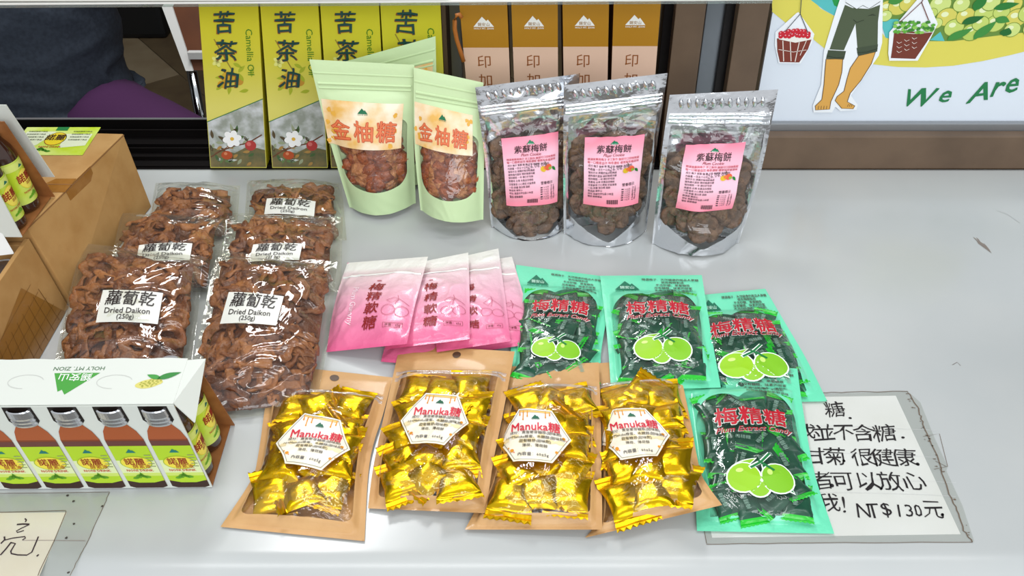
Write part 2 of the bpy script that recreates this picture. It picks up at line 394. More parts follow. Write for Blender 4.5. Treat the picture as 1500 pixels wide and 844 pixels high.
# shop interior
m_floor = mat('floor_vinyl', (104, 92, 74), .45, rgb2=(90, 78, 60), noise_scale=5)
m_wallp = mat('interior_wall', (92, 88, 84), .7)
struct(box('ground', -6, 6, -6, 1.19, -.86, -.82, mat('pavement', (120, 116, 110), .8, rgb2=(104, 101, 96), noise_scale=4)))
fl = struct(box('floor', -3.2, 2.6, 1.262, 4.6, -.84, -.80, m_floor))
mf2 = mat('floor_plank_light', (138, 124, 100), .4, rgb2=(124, 108, 84), noise_scale=9); mf3 = mat('floor_plank_dark', (98, 84, 62), .4, rgb2=(84, 70, 52), noise_scale=9)
rot = Matrix.Translation((-1.4, 2.9, 0)) @ Matrix.Rotation(R(38), 4, 'Z')
for i in range(-4, 5):
    for j in range(-2, 2):
        m = mf2 if (i+j*2) % 3 == 0 else mf3
        box('floor_plank', i*.3+.002, i*.3+.298, j*.9+.002+(i % 2)*.45, j*.9+.898+(i % 2)*.45, -.80, -.797, m, fl, M=rot)
struct(box('wall_back', -3.2, 2.6, 4.6, 4.65, -.8, 1.8, m_wallp)); struct(box('wall_left', -3.25, -3.2, 1.2, 4.6, -.8, 1.8, m_wallp))
struct(box('wall_right', 2.6, 2.65, 1.2, 4.6, -.8, 1.8, m_wallp)); struct(box('ceiling', -3.2, 2.6, 1.32, 4.6, 1.8, 1.85, m_wallp))
struct(box('wall_front', -3.2, 2.6, 1.2, 1.26, -.8, -.051, m_wallp))
# glass shelf running across the top, in front of the boxed goods
m_glass = film('shelf_glass', (235, 245, 242), .03, .10, .02, 10, 2)
shelf = thing('display_shelf', 'white-edged clear shelf running above the yellow and brown boxes', 'shelf', (V(300, 6, 1.11)))
a0 = V(-60, 8, 1.10); a1 = V(1132, 1, 1.10)
def bar(name, p, q, dy, z0, z1, m, par):
    c = [Vector((p.x, p.y, p.z+z0)), Vector((q.x, q.y, q.z+z0)), Vector((q.x, q.y+dy, q.z+z0)), Vector((p.x, p.y+dy, p.z+z0)), Vector((p.x, p.y, p.z+z1)), Vector((q.x, q.y, q.z+z1)), Vector((q.x, q.y+dy, q.z+z1)), Vector((p.x, p.y+dy, p.z+z1))]
    return solid(name, c, m, par, .0006)
bar('glass_lip', a0, a1, .006, -.0035, .0, m_glass, shelf); bar('front_rim', a0, a1, .010, .0, .0022, m_white, shelf)
b1 = V(655, 4, 1.10); bar('white_fascia', a0+Vector((0, 0, .0024)), Vector((b1.x, 1.1, b1.z)), .012, .0024, .03, m_white, shelf)
bar('shelf_panel', a0+Vector((0, .0125, .01)), a1+Vector((0, .0125, .01)), .03, .0, .004, m_glass, shelf)

# ================================================================ BOXED GOODS
def carton_front(px4, Y0, Y1, depth, zbot=.001, ext=1.12):
    """front face from bottom-left, bottom-right, top-right, top-left pixels"""
    BL = V(*px4[0], Y0); BR = V(*px4[1], Y0); BL.z = BR.z = zbot
    BL = Vector((G(*px4[0], zbot).x, Y0, zbot)); BR = Vector((G(*px4[1], zbot).x, Y0, zbot))
    TR = V(*px4[2], Y1); TL = V(*px4[3], Y1); z = (TR.z+TL.z)/2
    TR = BR + (TR-BR)*((z*ext-zbot)/(TR.z-zbot)); TL = BL + (TL-BL)*((z*ext-zbot)/(TL.z-zbot))
    d = Vector((0, depth, 0)); up = ((TL-BL).normalized()); d = (d - up*d.dot(up)*.6)
    d.z = max(d.z, 0) if zbot < .01 else d.z
    n = (BR-BL).cross(TL-BL).normalized()
    def F(x, y, off=0): return BL.lerp(BR, x).lerp(TL.lerp(TR, x), y) + n*off
    c8 = [BL, BR, BR+d, BL+d, TL, TR, TR+d, TL+d]
    return c8, F, (TL-BL).length/(BR-BL).length
m_ybox = grad_mat('yellow_carton', [(0, (214, 206, 96)), (.35, (222, 214, 110)), (.62, (212, 204, 60)), (1, (196, 186, 12))], rough=.35, bump=0, coat=.3)
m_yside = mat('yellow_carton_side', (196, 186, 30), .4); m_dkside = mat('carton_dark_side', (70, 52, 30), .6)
m_photo = mat('printed_foliage', (150, 156, 146), .4, rgb2=(206, 210, 212), noise_scale=60); m_photo2 = mat('printed_foliage_dark', (96, 96, 66), .4, rgb2=(128, 112, 72), noise_scale=70)
yb = [((305, 253), (389, 250), (378, 6), (291, 7)), ((397, 251), (479, 250), (466, 6), (381, 6)), ((484, 250), (566, 249), (555, 6), (469, 6)), ((571, 249), (656, 248), (645, 6), (557, 6))]
ylab = ['leftmost yellow camellia oil carton, its flower print in full view', 'yellow camellia oil carton just left of the front pale green pouch', 'yellow camellia oil carton rising behind the front pale green pouch', 'rightmost yellow camellia oil carton, partly behind the leaning green pouch']
for k, q in enumerate(yb):
    c8, F, asp = carton_front(q, 1.149, 1.160, .075)
    t = thing('oil_carton', ylab[k], 'carton', (c8[0]+c8[1])/2 - Vector((0, 0, .001)), 'yellow camellia oil cartons')
    b = solid('carton_body', c8, m_yside, t, .0008)
    fr = label_grid('front_panel', F, m_ybox, t, .0003, 4, 10)
    P = Print(F, asp, 5)
    ys = lambda py: (253-py)/(253-6)*asp/1.12
    # faded fruit and leaf print
    for (x, y, rx, c) in ((.42, 1.72, .12, (206, 170, 50)), (.3, 1.6, .07, (212, 160, 40)), (.6, 1.66, .08, (196, 146, 50))): P.ell(x, y, rx, rx*.95, c, .0001)
    for i in range(9): P.leaf(.2+.08*i, 1.5+.08*((i*5) % 7), .17, .035, R(40+i*73), (168, 178, 44), .00012)
    for i in range(5): P.ell(.25+.04*math.cos(i*1.26), 2.02+.05*math.sin(i*1.26), .06, .035, (226, 226, 130), .00016, rot=i*1.26)
    P.line([(.22, 2.4), (.42, 2.0), (.55, 1.75)], .02, (150, 130, 50), .00014)
    # diagonal photo
    P.poly([(0.01, .02), (.99, .02), (.99, ys(143)), (.01, ys(178))], m_photo, .0002)
    P.poly([(0.01, .02), (.99, .02), (.99, .36), (.7, .44), (.45, .3), (.01, .42)], m_photo2, .00022)
    P.line([(0, ys(178)), (1, ys(142))], .015, (56, 120, 70), .0003)
    rng = random.Random(3)
    for i in range(34): P.leaf(rng.uniform(.05, .8), rng.uniform(.1, .72), rng.uniform(.08, .2), .03, rng.uniform(0, 6.28), rng.choice([(96, 122, 72), (70, 98, 56), (150, 158, 128), (190, 196, 190), (86, 72, 48), (170, 130, 70)]), .00026)
    P.line([(.02, .22), (.2, .34), (.45, .44), (.7, .5), (.95, .66)], .025, (104, 66, 44), .0003); P.line([(.1, .3), (.3, .4), (.42, .5)], .014, (124, 84, 58), .0003)
    for i in range(6): a = i*1.047+.2; P.ell(.42+.085*math.cos(a), .58+.085*math.sin(a), .085, .062, (246, 246, 246), .0004+.00002*i, rot=a)
    P.ell(.42, .58, .035, .035, (226, 180, 70), .0006)
    P.ell(.74, .45, .1, .1, (176, 58, 56), .0004); P.ell(.71, .48, .04, .04, (208, 110, 104), .0005)
    P.ell(.31, .26, .1, .085, (176, 76, 38), .0004); P.ell(.29, .29, .03, .03, (208, 130, 90), .0005)
    for ch, py in zip('苦茶油', (31, 71, 112)):
        P.text(ch, .42, ys(py), .40, (150, 88, 30), bold=.03, off=.0005, jit=.12, shear=.12)
        P.text(ch, .425, ys(py)+.006, .40, (24, 70, 66), bold=.012, off=.0006, jit=.12, shear=.12)
    P.text('Camellia Oil', .82, ys(73), 1, (50, 120, 20), rot=-math.pi/2, off=.0005, width=.80)
    P.build('print', fr, .0004)
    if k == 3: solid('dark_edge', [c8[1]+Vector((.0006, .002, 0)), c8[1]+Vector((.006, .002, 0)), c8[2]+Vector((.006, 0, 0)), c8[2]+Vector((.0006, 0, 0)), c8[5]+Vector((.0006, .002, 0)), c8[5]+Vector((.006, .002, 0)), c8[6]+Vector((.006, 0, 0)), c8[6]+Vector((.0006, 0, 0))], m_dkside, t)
m_ochre = mat('ochre_carton', (176, 124, 28), .4); m_peach = mat('peach_print', (226, 190, 166), .45); m_brside = mat('carton_brown_side', (112, 62, 26), .5)
bb = [((694, 250), (752, 250), (743, 8), (673, 8)), ((758, 250), (818, 250), (817, 7), (749, 7)), ((828, 250), (888, 250), (892, 6), (824, 6)), ((892, 250), (950, 250), (968, 5), (899, 5))]
blab = ['leftmost ochre and peach oil carton, next to the curled brown strap', 'ochre and peach oil carton, second from the left, above the left silver pouch', 'ochre and peach oil carton above the middle silver pouch', 'rightmost ochre and peach oil carton, beside the bronze window post']
for k, q in enumerate(bb):
    c8, F, asp = carton_front(q, 1.149, 1.155, .072)
    t = thing('seed_oil_carton', blab[k], 'carton', (c8[0]+c8[1])/2 - Vector((0, 0, .001)), 'ochre and peach oil cartons')
    solid('carton_body', c8, m_brside, t, .0008)
    fr = label_grid('front_panel', F, m_ochre, t, .0003, 2, 4); P = Print(F, asp, 5); ys = lambda py: (250-py)/(250-7)*asp/1.12
    P.rect(0, .0, 1, ys(65), m_peach, .0001)
    logo(P, .48, ys(29), .44, (238, 236, 230), (150, 104, 30), off=.0003)
    for ch, py in zip('印加果油', (85, 112, 139, 166)): P.text(ch, .44, ys(py), .34, (142, 78, 22), bold=.004, off=.0003)
    P.build('print', fr, .0004)
# curled brown strap by the left ochre carton
pts = [V(*p, 1.142) for p in ((679, 90), (674, 74), (669, 58), (666, 42), (666, 30), (669, 22), (673, 21), (676, 26))]
o = ob('curled_strap', *tube(pts, .0028, 8), mat('strap', (176, 104, 40), .5), None, origin=pts[0], smooth=True); tag(o, 'curled brown strap sticking out left of the ochre cartons', 'strap')

# ================================================================ SIGN
sg = thing('printed_sign', 'white printed sign with a fruit picture and green lettering behind the counter', 'sign', (V(1300, 180, 1.173)))
sx0 = V(1135, 0, 1.173); x0s = sx0.x; x1s = x0s + .62; z0s = .06; z1s = .46
def FS(x, y, off=0):   # label coords in pixel-like units, x: 0..1 over width, y 0..1 over height
    return Vector((x0s + (x1s-x0s)*x, 1.1728-off, z0s + (z1s-z0s)*y))
solid('board', box8(x0s, x1s, 1.173, 1.178, z0s, .325), mat('sign_white', (222, 230, 240), .3), sg)
def q(px, py):   # photograph point -> sign coordinates
    p = V(px, py, 1.173); return ((p.x-x0s)/(x1s-x0s), (p.z-z0s)/(z1s-z0s))
def Q(l): return [q(*p) for p in l]
P = Print(FS, 1, 5)
def zz(x, y): return (1100+x/3.245, y/3.245)      # from the enlarged crop
def Z(l): return Q([zz(*p) for p in l])
tealc = (88, 190, 190); yel = (222, 212, 92)
P.poly(Z([(100, 55), (165, 108), (300, 60), (250, -30), (110, -40)]), yel, .0001)
P.poly(Z([(100, 40), (165, 105), (232, 62), (300, 190), (352, 232), (370, 180), (405, 80), (330, 40), (250, -60), (100, -60)]), yel, .00012)
P.poly(Z([(285, 0), (345, 45), (408, 80), (430, 30), (440, -60), (260, -60)]), tealc, .00016)
P.poly(Z([(375, -30), (420, -30), (425, 40), (395, 25)]), (30, 150, 70), .0002)
P.poly(Z([(580, 305), (700, 318), (830, 320), (960, 312), (1100, 290), (1230, 262), (1420, 215), (1420, 120), (1200, 165), (960, 195), (800, 196), (640, 180), (600, 120)]), yel, .0001)
P.poly(Z([(620, -60), (1420, -60), (1420, 140), (1200, 165), (960, 195), (860, 195), (760, 190), (640, 178), (612, 90)]), (104, 142, 60), .00018)
P.poly(Z([(612, 90), (700, 90), (720, 130), (680, 190), (640, 178)]), tealc, .00022); P.poly(Z([(850, 190), (900, 150), (920, 195)]), tealc, .00022)
rng = random.Random(11)
fr_pts = [(650, 40, 45), (700, 30, 48), (750, 15, 45), (640, 75, 30), (900, 20, 52), (930, 80, 50), (880, 110, 30), (965, 130, 48), (1020, 75, 45), (1050, 150, 50), (1000, 20, 40), (1110, 60, 50), (1160, 110, 48), (1240, 20, 50), (1260, 85, 52), (1240, 140, 40), (1190, 55, 40), (1090, 110, 40), (860, 60, 26), (1320, 60, 50), (1340, 130, 48), (1140, 10, 45), (800, 70, 20), (1400, 90, 50)]
for i, (x, y, r) in enumerate(fr_pts):
    r = r/3.245/1060*1.0; cx, cy = q(*zz(x, y)); kx = 1/(x1s-x0s)*.92; ky = 1/(z1s-z0s)*.80; a = .0003+.00003*i
    P.ell(cx, cy, r*kx*1.02, r*ky*1.1, (120, 146, 50), a, rot=0); P.ell(cx, cy, r*kx*.95, r*ky, rng.choice([(196, 214, 110), (206, 222, 130), (186, 206, 96), (214, 206, 96)]), a+.00001); P.ell(cx-r*kx*.25, cy+r*ky*.3, r*kx*.35, r*ky*.3, (232, 240, 190), a+.00002)
for (x, y, l, rt) in ((930, 190, 130, 42), (1055, 185, 150, 60), (1000, 110, 100, 30), (1150, 40, 110, 20), (1200, 170, 60, 80), (1060, 50, 120, 75), (1300, 160, 90, 40), (650, 10, 70, 20), (1160, 85, 70, -20)):
    cx, cy = q(*zz(x, y)); P.leaf(cx, cy, l/3.245/1060/.6, .013, R(rt), rng.choice([(40, 122, 50), (62, 140, 60), (30, 104, 44)]), .0012)
# illustrated porter's legs and two baskets
W_ = (240, 244, 248); ln = (46, 60, 40)
P.poly(Z([(432, -40), (390, 90), (345, 240), (332, 400), (292, 500), (296, 532), (384, 532), (400, 505), (424, 526), (500, 520), (506, 496), (474, 452), (606, 262), (622, 200), (626, -40)]), W_, .0014)
P.poly(Z([(445, 20), (420, 90), (372, 232), (440, 236), (495, 110), (505, 235), (600, 215), (602, 100), (612, 20), (560, 40), (480, 35)]), (78, 90, 66), .0016)
P.poly(Z([(365, 235), (450, 240), (440, 280), (355, 276)]), (64, 76, 56), .0017); P.poly(Z([(500, 225), (602, 208), (598, 242), (506, 262)]), (64, 76, 56), .0017)
P.line(Z([(358, 262), (400, 272), (444, 268)]), .0016, (28, 36, 24), .0019); P.line(Z([(502, 248), (550, 244), (600, 228)]), .0016, (28, 36, 24), .0019); P.line(Z([(485, 90), (500, 104), (535, 92)]), .0014, (28, 36, 24), .0019)
for i in range(3): P.line(Z([(555+i*8, 72-i*2), (580+i*6, 64+i*3)]), .001, (28, 36, 24), .0019)
P.poly(Z([(448, 8), (500, 40), (530, 22), (560, 38), (615, 0), (612, -40), (450, -40)]), (236, 240, 244), .0018); P.line(Z([(448, 8), (500, 40), (530, 22), (560, 38), (612, 4)]), .0014, ln, .002)
leg1 = [(355, 278), (435, 276), (430, 340), (415, 400), (378, 480), (372, 516), (305, 520), (304, 500), (335, 470), (345, 400), (350, 330)]
leg2 = [(510, 262), (590, 244), (570, 300), (520, 380), (470, 440), (456, 480), (492, 500), (484, 514), (430, 512), (398, 475), (408, 455), (440, 430), (455, 370), (470, 320)]
for lg in (leg1, leg2): P.poly(Z(lg), (220, 166, 80), .0016); P.line(Z(lg+lg[:1]), .0015, (96, 66, 36), .0019)
for i in range(4): P.line(Z([(318+i*13, 516), (320+i*13, 500)]), .001, (96, 66, 36), .0019)
for i in range(3): P.line(Z([(462+i*9, 492), (456+i*9, 504)]), .001, (96, 66, 36), .0019)
P.poly(Z([(115, 150), (215, 60), (225, 55), (300, 160), (290, 200), (235, 300), (130, 298), (112, 210)]), W_, .0013)
P.poly(Z([(122, 180), (288, 180), (270, 230), (228, 294), (136, 292), (124, 240)]), (124, 52, 38), .0016)
P.poly(Z([(130, 168), (288, 172), (290, 184), (210, 200), (132, 184)]), (240, 238, 230), .0017)
for x in (150, 185): P.line(Z([(x, 190), (x+4, 288)]), .0018, (236, 226, 216), .0018)
P.line(Z([(228, 198), (208, 290)]), .0018, (236, 226, 216), .0018); P.line(Z([(262, 190), (232, 260)]), .0014, (236, 226, 216), .0018)
P.line(Z([(130, 232), (200, 244), (262, 234)]), .0018, (236, 226, 216), .0018)
for i in range(16):
    cx, cy = q(*zz(145+(i % 8)*18+rng.uniform(-4, 4), 172-(i//8)*18-9*math.sin((i % 8)*.45)+rng.uniform(-4, 4))); P.ell(cx, cy, .0052, .0085, (204, 30, 48), .0019+.00003*i); P.ell(cx-.0015, cy+.003, .0015, .002, (240, 170, 176), .0026)
for s_ in ([(160, 145), (232, 62), (238, -20)], [(232, 62), (268, 150)]): P.line(Z(s_), .0016, (60, 70, 76), .0028)
P.poly(Z([(655, 150), (800, -20), (830, -20), (885, 110), (850, 180), (790, 285), (655, 285), (650, 250)]), W_, .0021)
P.poly(Z([(678, 145), (862, 148), (830, 200), (778, 276), (662, 272), (672, 200)]), (116, 52, 38), .0023)
P.line(Z([(678, 148), (770, 156), (860, 148)]), .0018, (230, 226, 216), .0025)
for i in range(9):
    a, b = 700+(i % 3)*36, 198+(i//3)*22-(i % 3)*10; P.line(Z([(a-10, b-4), (a, b+4), (a+14, b-3)]), .0016, (236, 226, 216), .0025, taper=True)
for i in range(36):
    cx, cy = q(*zz(688+(i % 12)*15.5+rng.uniform(-6, 6), 142-(i//12)*17+rng.uniform(-8, 8))); P.ell(cx, cy, .0045, .006, rng.choice([(96, 170, 60), (60, 130, 44), (140, 200, 90)]), .0026+.00002*i, wob=.4, seed=i)
for s_ in ([(705, 100), (808, 4), (820, -20)], [(806, 4), (840, 90)]): P.line(Z(s_), .0018, (110, 50, 40), .0035)
gc = (30, 122, 70)
def sl(px, py, ch, size, r): cx, cy = q(px, py); P.text(ch, cx, cy, size, gc, bold=.018, rot=R(r), off=.0016, shear=.25, jit=.08, sx=1.0)
# lettering laid in square units then squashed to the board
PL = Print(lambda x, y, off=0: Vector((x0s+x, 1.1728-off, z0s+y)), 1, 5)
def sl(px, py, ch, size, r):
    p = V(px, py, 1.173); PL.text(ch, p.x-x0s, p.z-z0s, size, gc, bold=.022, rot=R(r), off=.0006, shear=.25, jit=.1)
sl(1350, 143, 'W', .040, 0); sl(1384, 141, 'e', .038, 3); sl(1433, 134, 'A', .042, 6); sl(1462, 129, 'r', .040, 8); sl(1483, 124, 'e', .038, 8)
sl(1520, 120, 'F', .042, 8); sl(1545, 118, 'a', .038, 8); sl(1570, 115, 'r', .038, 8); sl(1597, 112, 'm', .038, 8)
P.build('picture', sg, .0001); PL.build('lettering', sg, .0001)
# ================================================================ STANDING POUCHES
rngc = random.Random(5)
def lump_mesh(name, m, r=.011, seed=0, amp=.35, sub=2):
    bm = bmesh.new(); bmesh.ops.create_icosphere(bm, subdivisions=sub, radius=1)
    for v in bm.verts:
        c = v.co.copy(); d = 1 + amp*noise.noise(c*1.3+Vector((seed*5, 0, 0))) + amp*.35*noise.noise(c*4+Vector((seed, 3, 1)))
        v.co = Vector((c.x*d*r*1.15, c.y*d*r*.9, c.z*d*r*.62))
    me = bpy.data.meshes.new(name); bm.to_mesh(me); bm.free(); me.materials.append(m); me.polygons.foreach_set('use_smooth', [True]*len(me.polygons)); return me
m_peel = mat('candied_pomelo', (170, 84, 26), .38, rgb2=(118, 50, 18), noise_scale=90, bump=.6, bump_scale=160, coat=.3)
m_peel2 = mat('sugared_pomelo', (204, 138, 84), .5, rgb2=(146, 74, 34), noise_scale=120, bump=.6, bump_scale=200)
LP = [lump_mesh('candied_peel', [m_peel, m_peel2, m_peel][i % 3], .0135, i) for i in range(6)]
gpal = (203, 226, 176)
m_gp = masked('pale_green_pouch', gpal, .42, 0, .05, 40, haze=.02, fbump=.3, gain=1.3)
m_gpb = mat('pale_green_foil', (198, 222, 170), .45, bump=.05)
m_glab = mat('gold_floral_label', (250, 238, 214), .35, rgb2=(234, 184, 96), noise_scale=30)
def pouch_g(rows, lab, pix, labpix, seed, detail=True):
    S = Sheet(rows, front=.012, stand=True, seed=seed, um=.06, vm1=.2, foot=.022, wr=.001, wk=22)
    t = thing('snack_pouch', lab, 'pouch', S.org, 'pale green stand-up pouches')
    W, Hh = S.W, S.Hh
    def win(u, v):
        a = (u-.5)*W; b = v*Hh; lo = .20*Hh - .012*(1-(2*u-1)**2)+.004; hi = .62*Hh; hw = W*.43*(.9+.1*v/.6); rd = .012
        dx = abs(a)-hw+rd; dy = abs(b-(lo+hi)/2)-(hi-lo)/2+rd
        return -(math.hypot(max(dx, 0), max(dy, 0)) + min(max(dx, dy), 0) - rd)
    S.sheet('back', 'back_panel', m_gpb, t, 30, 40); f = S.sheet('front', 'front_panel', m_gp, t, 56, 72, win)
    ridge('zip_strip', S, .03, .97, .845, .004, .0012, m_gpb, t); ridge('zip_strip', S, .03, .97, .815, .003, .0007, m_gpb, t)
    ridge('top_seal', S, .01, .99, .915, .003, .0004, m_gpb, t)
    if detail:
        for i in range(46):
            u = .15+.70*((i % 6)+.5+rngc.uniform(-.3, .3))/6; v = .16+.40*((i//6)+.5+rngc.uniform(-.3, .3))/7.6
            d = S.prof(u, v)-.0135-rngc.uniform(0, .002)
            inst('candied_peel', LP[i % 6], S.place(u, v, d, rngc.uniform(0, 6.28), rngc.uniform(-.5, .5), rngc.uniform(-.5, .5), rngc.uniform(.7, .95)), t)
    F = S.frame([(0, 0), (1, 0), (1, 1), (0, 1)], labpix)
    l = label_grid('label', F, m_glab, t, .0006, 16, 12); P = Print(F, .58, .06)
    rg = random.Random(seed)
    for i in range(10): P.ell(rg.choice([.06, .9])+rg.uniform(-.05, .08), rg.uniform(.03, .55), .03, .03, (232, 176, 70), .0001*(1+i*.1), wob=.5, seed=i)
    logo(P, .5, .47, .13, (20, 110, 70), (230, 240, 230), sub=True, off=.0003, inner=False)
    for i, ch in enumerate('金柚糖'):
        P.text(ch, .2+.3*i, .22, .27, (196, 70, 26), bold=.035, off=.0004, rot=R(6-6*i), jit=.1); P.text(ch, .2+.3*i, .222, .27, (226, 120, 76), bold=.0, off=.0006, rot=R(6-6*i), jit=.1)
    P.build('lettering', l, .0008); return t
# bottom, mid, top rows: (px,py,Y)
def yy(px, py): return G(px, py).y
pouch_g([(0, (512, 304, 1.045), (609, 298, 1.05)), (.5, (480, 196, 1.05), (606, 196, 1.055)), (1, (453, 87, 1.062), (607, 95, 1.068))],
        'front pale green pouch of candied peel, left of its twin, facing the camera', None, [(480, 208), (589, 218), (590, 150), (472, 146)], 1)
pouch_g([(0, (616, 308, 1.01), (708, 322, 1.00)), (.5, (607, 210, 1.035), (709, 222, 1.02)), (1, (606, 99, 1.06), (708, 121, 1.045))],
        'pale green pouch of candied peel turned slightly, next to the left silver pouch', None, [(609, 211), (692, 228), (693, 169), (607, 148)], 2)
pouch_g([(0, (540, 262, 1.115), (640, 258, 1.115)), (.5, (520, 180, 1.115), (640, 160, 1.112)), (1, (506, 90, 1.118), (638, 53, 1.115))],
        'pale green pouch leaning behind the other two, only its slanted top showing', None, [(530, 170), (634, 150), (634, 92), (524, 110)], 3, True)

# silver pouches of dark discs
m_foil = masked('silver_foil', (226, 228, 232), .16, 1, .25, 30, haze=.0, frough=.04, fbump=.3, gain=1.2)
m_foilb = mat('silver_foil_back', (214, 217, 220), .2, 1, bump=.5, bump_scale=26)
m_foilr = mat('silver_foil_ridge', (225, 228, 232), .2, 1, bump=.3, bump_scale=60)
m_cook = mat('dark_plum_disc', (96, 76, 62), .6, rgb2=(124, 94, 72), noise_scale=120, bump=.5, bump_scale=200)
m_cook2 = mat('rimmed_plum_disc', (134, 104, 80), .6, rgb2=(86, 66, 52), noise_scale=140, bump=.6, bump_scale=220)
def disc_mesh(i):
    v, f = lathe([(.0005, .0022), (.007, .0026), (.0100, .0022), (.0108, 0), (.0100, -.0022), (.0005, -.0024)], 14)
    v = [Vector((p.x*(1+.14*noise.noise(p*180+Vector((i, 0, 0)))), p.y*(.9+.12*noise.noise(p*150+Vector((0, i, 0)))), p.z+.0012*noise.noise(p*120+Vector((0, 0, i))))) for p in v]
    me = bpy.data.meshes.new('plum_disc'); me.from_pydata([tuple(p) for p in v], [], f); me.materials.append([m_cook, m_cook2][i % 2]); me.polygons.foreach_set('use_smooth', [True]*len(me.polygons)); return me
DM = [disc_mesh(i) for i in range(6)]
m_pinklab = grad_mat('pink_label', [(0, (250, 138, 160)), (.3, (252, 196, 214)), (.6, (252, 206, 224)), (1, (252, 138, 164))], rough=.35, bump=0)
body = ['精選紫蘇與梅子 手工製作 酸甜可口回味無窮', '每一口都是自然 梅香濃郁 嚐得到幸福滋味', '成分 梅子 紫蘇 糖 鹽 甘草 檸檬酸 天然香料', '內容量 一百五十公克', '保存方法 請置於陰涼乾燥處', '避免陽光直射 開封後請冷藏', '保存期限 一年 標示於包裝', '原產地 台灣 本產品含梅核', '注意事項 小心果核 幼童慎食', '一份 熱量 蛋白質 脂肪', '製造商 錫安山', '地址 高雄市甲仙區小林里', '電話 服務專線']
def pouch_s(rows, lab, labpix, seed):
    S = Sheet(rows, front=.014, stand=True, seed=seed, um=.04, vm1=.24, foot=.026, wr=.0030, wk=30, pws=.45)
    t = thing('silver_pouch', lab, 'pouch', S.org, 'silver stand-up pouches of plum discs'); W, Hh = S.W, S.Hh
    def win(u, v):
        a = abs(u-.5)/.5; lo = .05 + .16*a**1.2; b = (v-lo)*Hh; c = (.80-v)*Hh; d = (.90-a)*W/2
        return min(b, c, d)
    S.sheet('back', 'back_panel', m_foilb, t, 36, 50); S.sheet('front', 'front_panel', m_foil, t, 60, 76, win)
    for vz, h in ((.868, .0016), (.845, .0012), (.822, .0016)): ridge('zip_strip', S, .02, .98, vz, .0042, h, m_foilr, t)
    # pressed beads of the top seal
    vs = []; fs = []
    for i in range(11):
        u = .12+.076*i; vv, ff = lathe([(.0001, .0016), (.0022, .0013), (.0034, .0002)], 10); M = S.place(u, .935, S.prof(u, .935)+.0002, .3, 0, 0, 1)
        b = len(vs); vs += [M @ Vector((p.x*.9, p.y*2.0, p.z)) for p in vv]; fs += [tuple(x+b for x in q_) for q_ in ff]
    ob('embossed_seal', vs, fs, m_foilr, t, smooth=True)
    n = 0
    for r in range(12):
        for c in range(7):
            u = .12+.76*(c+.5+rngc.uniform(-.4, .4))/7; v = .07+.54*(r+.5+rngc.uniform(-.4, .4))/12
            if v < .10+.17*(abs(u-.5)/.5)**1.2 or (v > .5 and rngc.random() < .4): continue
            d = S.prof(u, v)-.0115-rngc.uniform(0, .004)
            inst('plum_disc', DM[n % 6], S.place(u, v, d, rngc.uniform(0, 6.28), rngc.gauss(0, .28), rngc.gauss(0, .28), rngc.uniform(1.1, 1.35)), t); n += 1
    F = S.frame([(0, 0), (1, 0), (1, 1), (0, 1)], labpix)
    l = label_grid('label', F, m_pinklab, t, .0007, 16, 16); P = Print(F, 1.2, .08); K = (60, 34, 46)
    logo(P, .5, 1.10, .15, (20, 130, 90), (230, 250, 240), sub=False, off=.0002, inner=False); P.text('錫安山', .5, 1.065, .035, (240, 250, 245), off=.0004, res=1)
    P.text('紫蘇梅餅', .5, .975, .150, (50, 24, 34), bold=.012, off=.0003, jit=.06, shear=.05); P.text('Plum Cookie', .5, .868, 1, (150, 30, 50), off=.0003, shear=.35, width=.36, bold=.015)
    y = .80
    for i, s in enumerate(body):
        if i < 2: P.text(s, .5, y, 1, (196, 50, 70), off=.0003, width=.88, res=1, bold=.01); y -= .055; continue
        wdt = .88 if i == 2 else .036*len(s); v_, _ = text2d(s, .012, 0, 1); wd_ = (v_[:, 0].max()-v_[:, 0].min())*.040
        wd_ = min(wd_, .88 if i < 4 else .54); P.text(s, .07+wd_/2, y, 1, K, off=.0003, width=wd_, res=1, bold=.012); y -= .052
    P.text('26.06.05', .60, .66, 1, (90, 80, 90), off=.0004, width=.34, rot=R(4), res=1)
    for i in range(18): P.rect(.40+i*.0115, .05, .40+i*.0115+(.008 if i % 3 else .004), .12, (60, 30, 40), .0003)
    P.ell(.72, .60, .055, .048, (226, 186, 40), .0004); P.ell(.81, .62, .06, .055, (232, 96, 60), .0005); P.ell(.75, .62, .03, .03, (236, 120, 50), .0006); P.ell(.84, .60, .03, .025, (150, 180, 50), .0006); P.leaf(.88, .62, .1, .025, R(-50), (30, 120, 50), .0005); P.line([(.78, .66), (.74, .74)], .01, (110, 90, 40), .0006)
    P.text('營養標示', .78, .36, 1, K, width=.22, res=1, bold=.01, off=.0003)
    for i in range(6):
        P.rect(.66, .10+i*.036, .70, .118+i*.036, K, .0003); P.text('%d.%d公克' % (i*3+1, i), .77, .11+i*.036, 1, K, width=.1, res=1, off=.0003); P.text('%d.%d' % (i+2, i), .89, .11+i*.036, 1, K, width=.07, res=1, off=.0003)
    P.build('lettering', l, .0011); return t
pouch_s([(0, (722, 358, 1.004), (832, 352, 1.008)), (.5, (711, 240, 1.01), (842, 225, 1.02)), (1, (696, 128, 1.025), (849, 108, 1.035))],
        'left silver pouch of dark plum discs, touching the pale green pouch', [(741, 301), (817, 294), (817, 193), (735, 202)], 11)
pouch_s([(0, (826, 352, .990), (946, 343, .995)), (.5, (825, 240, .995), (961, 222, 1.0)), (1, (826, 125, 1.01), (978, 107, 1.015))],
        'middle silver pouch of dark plum discs, overlapping its left neighbour', [(854, 299), (935, 296), (944, 197), (857, 200)], 12)
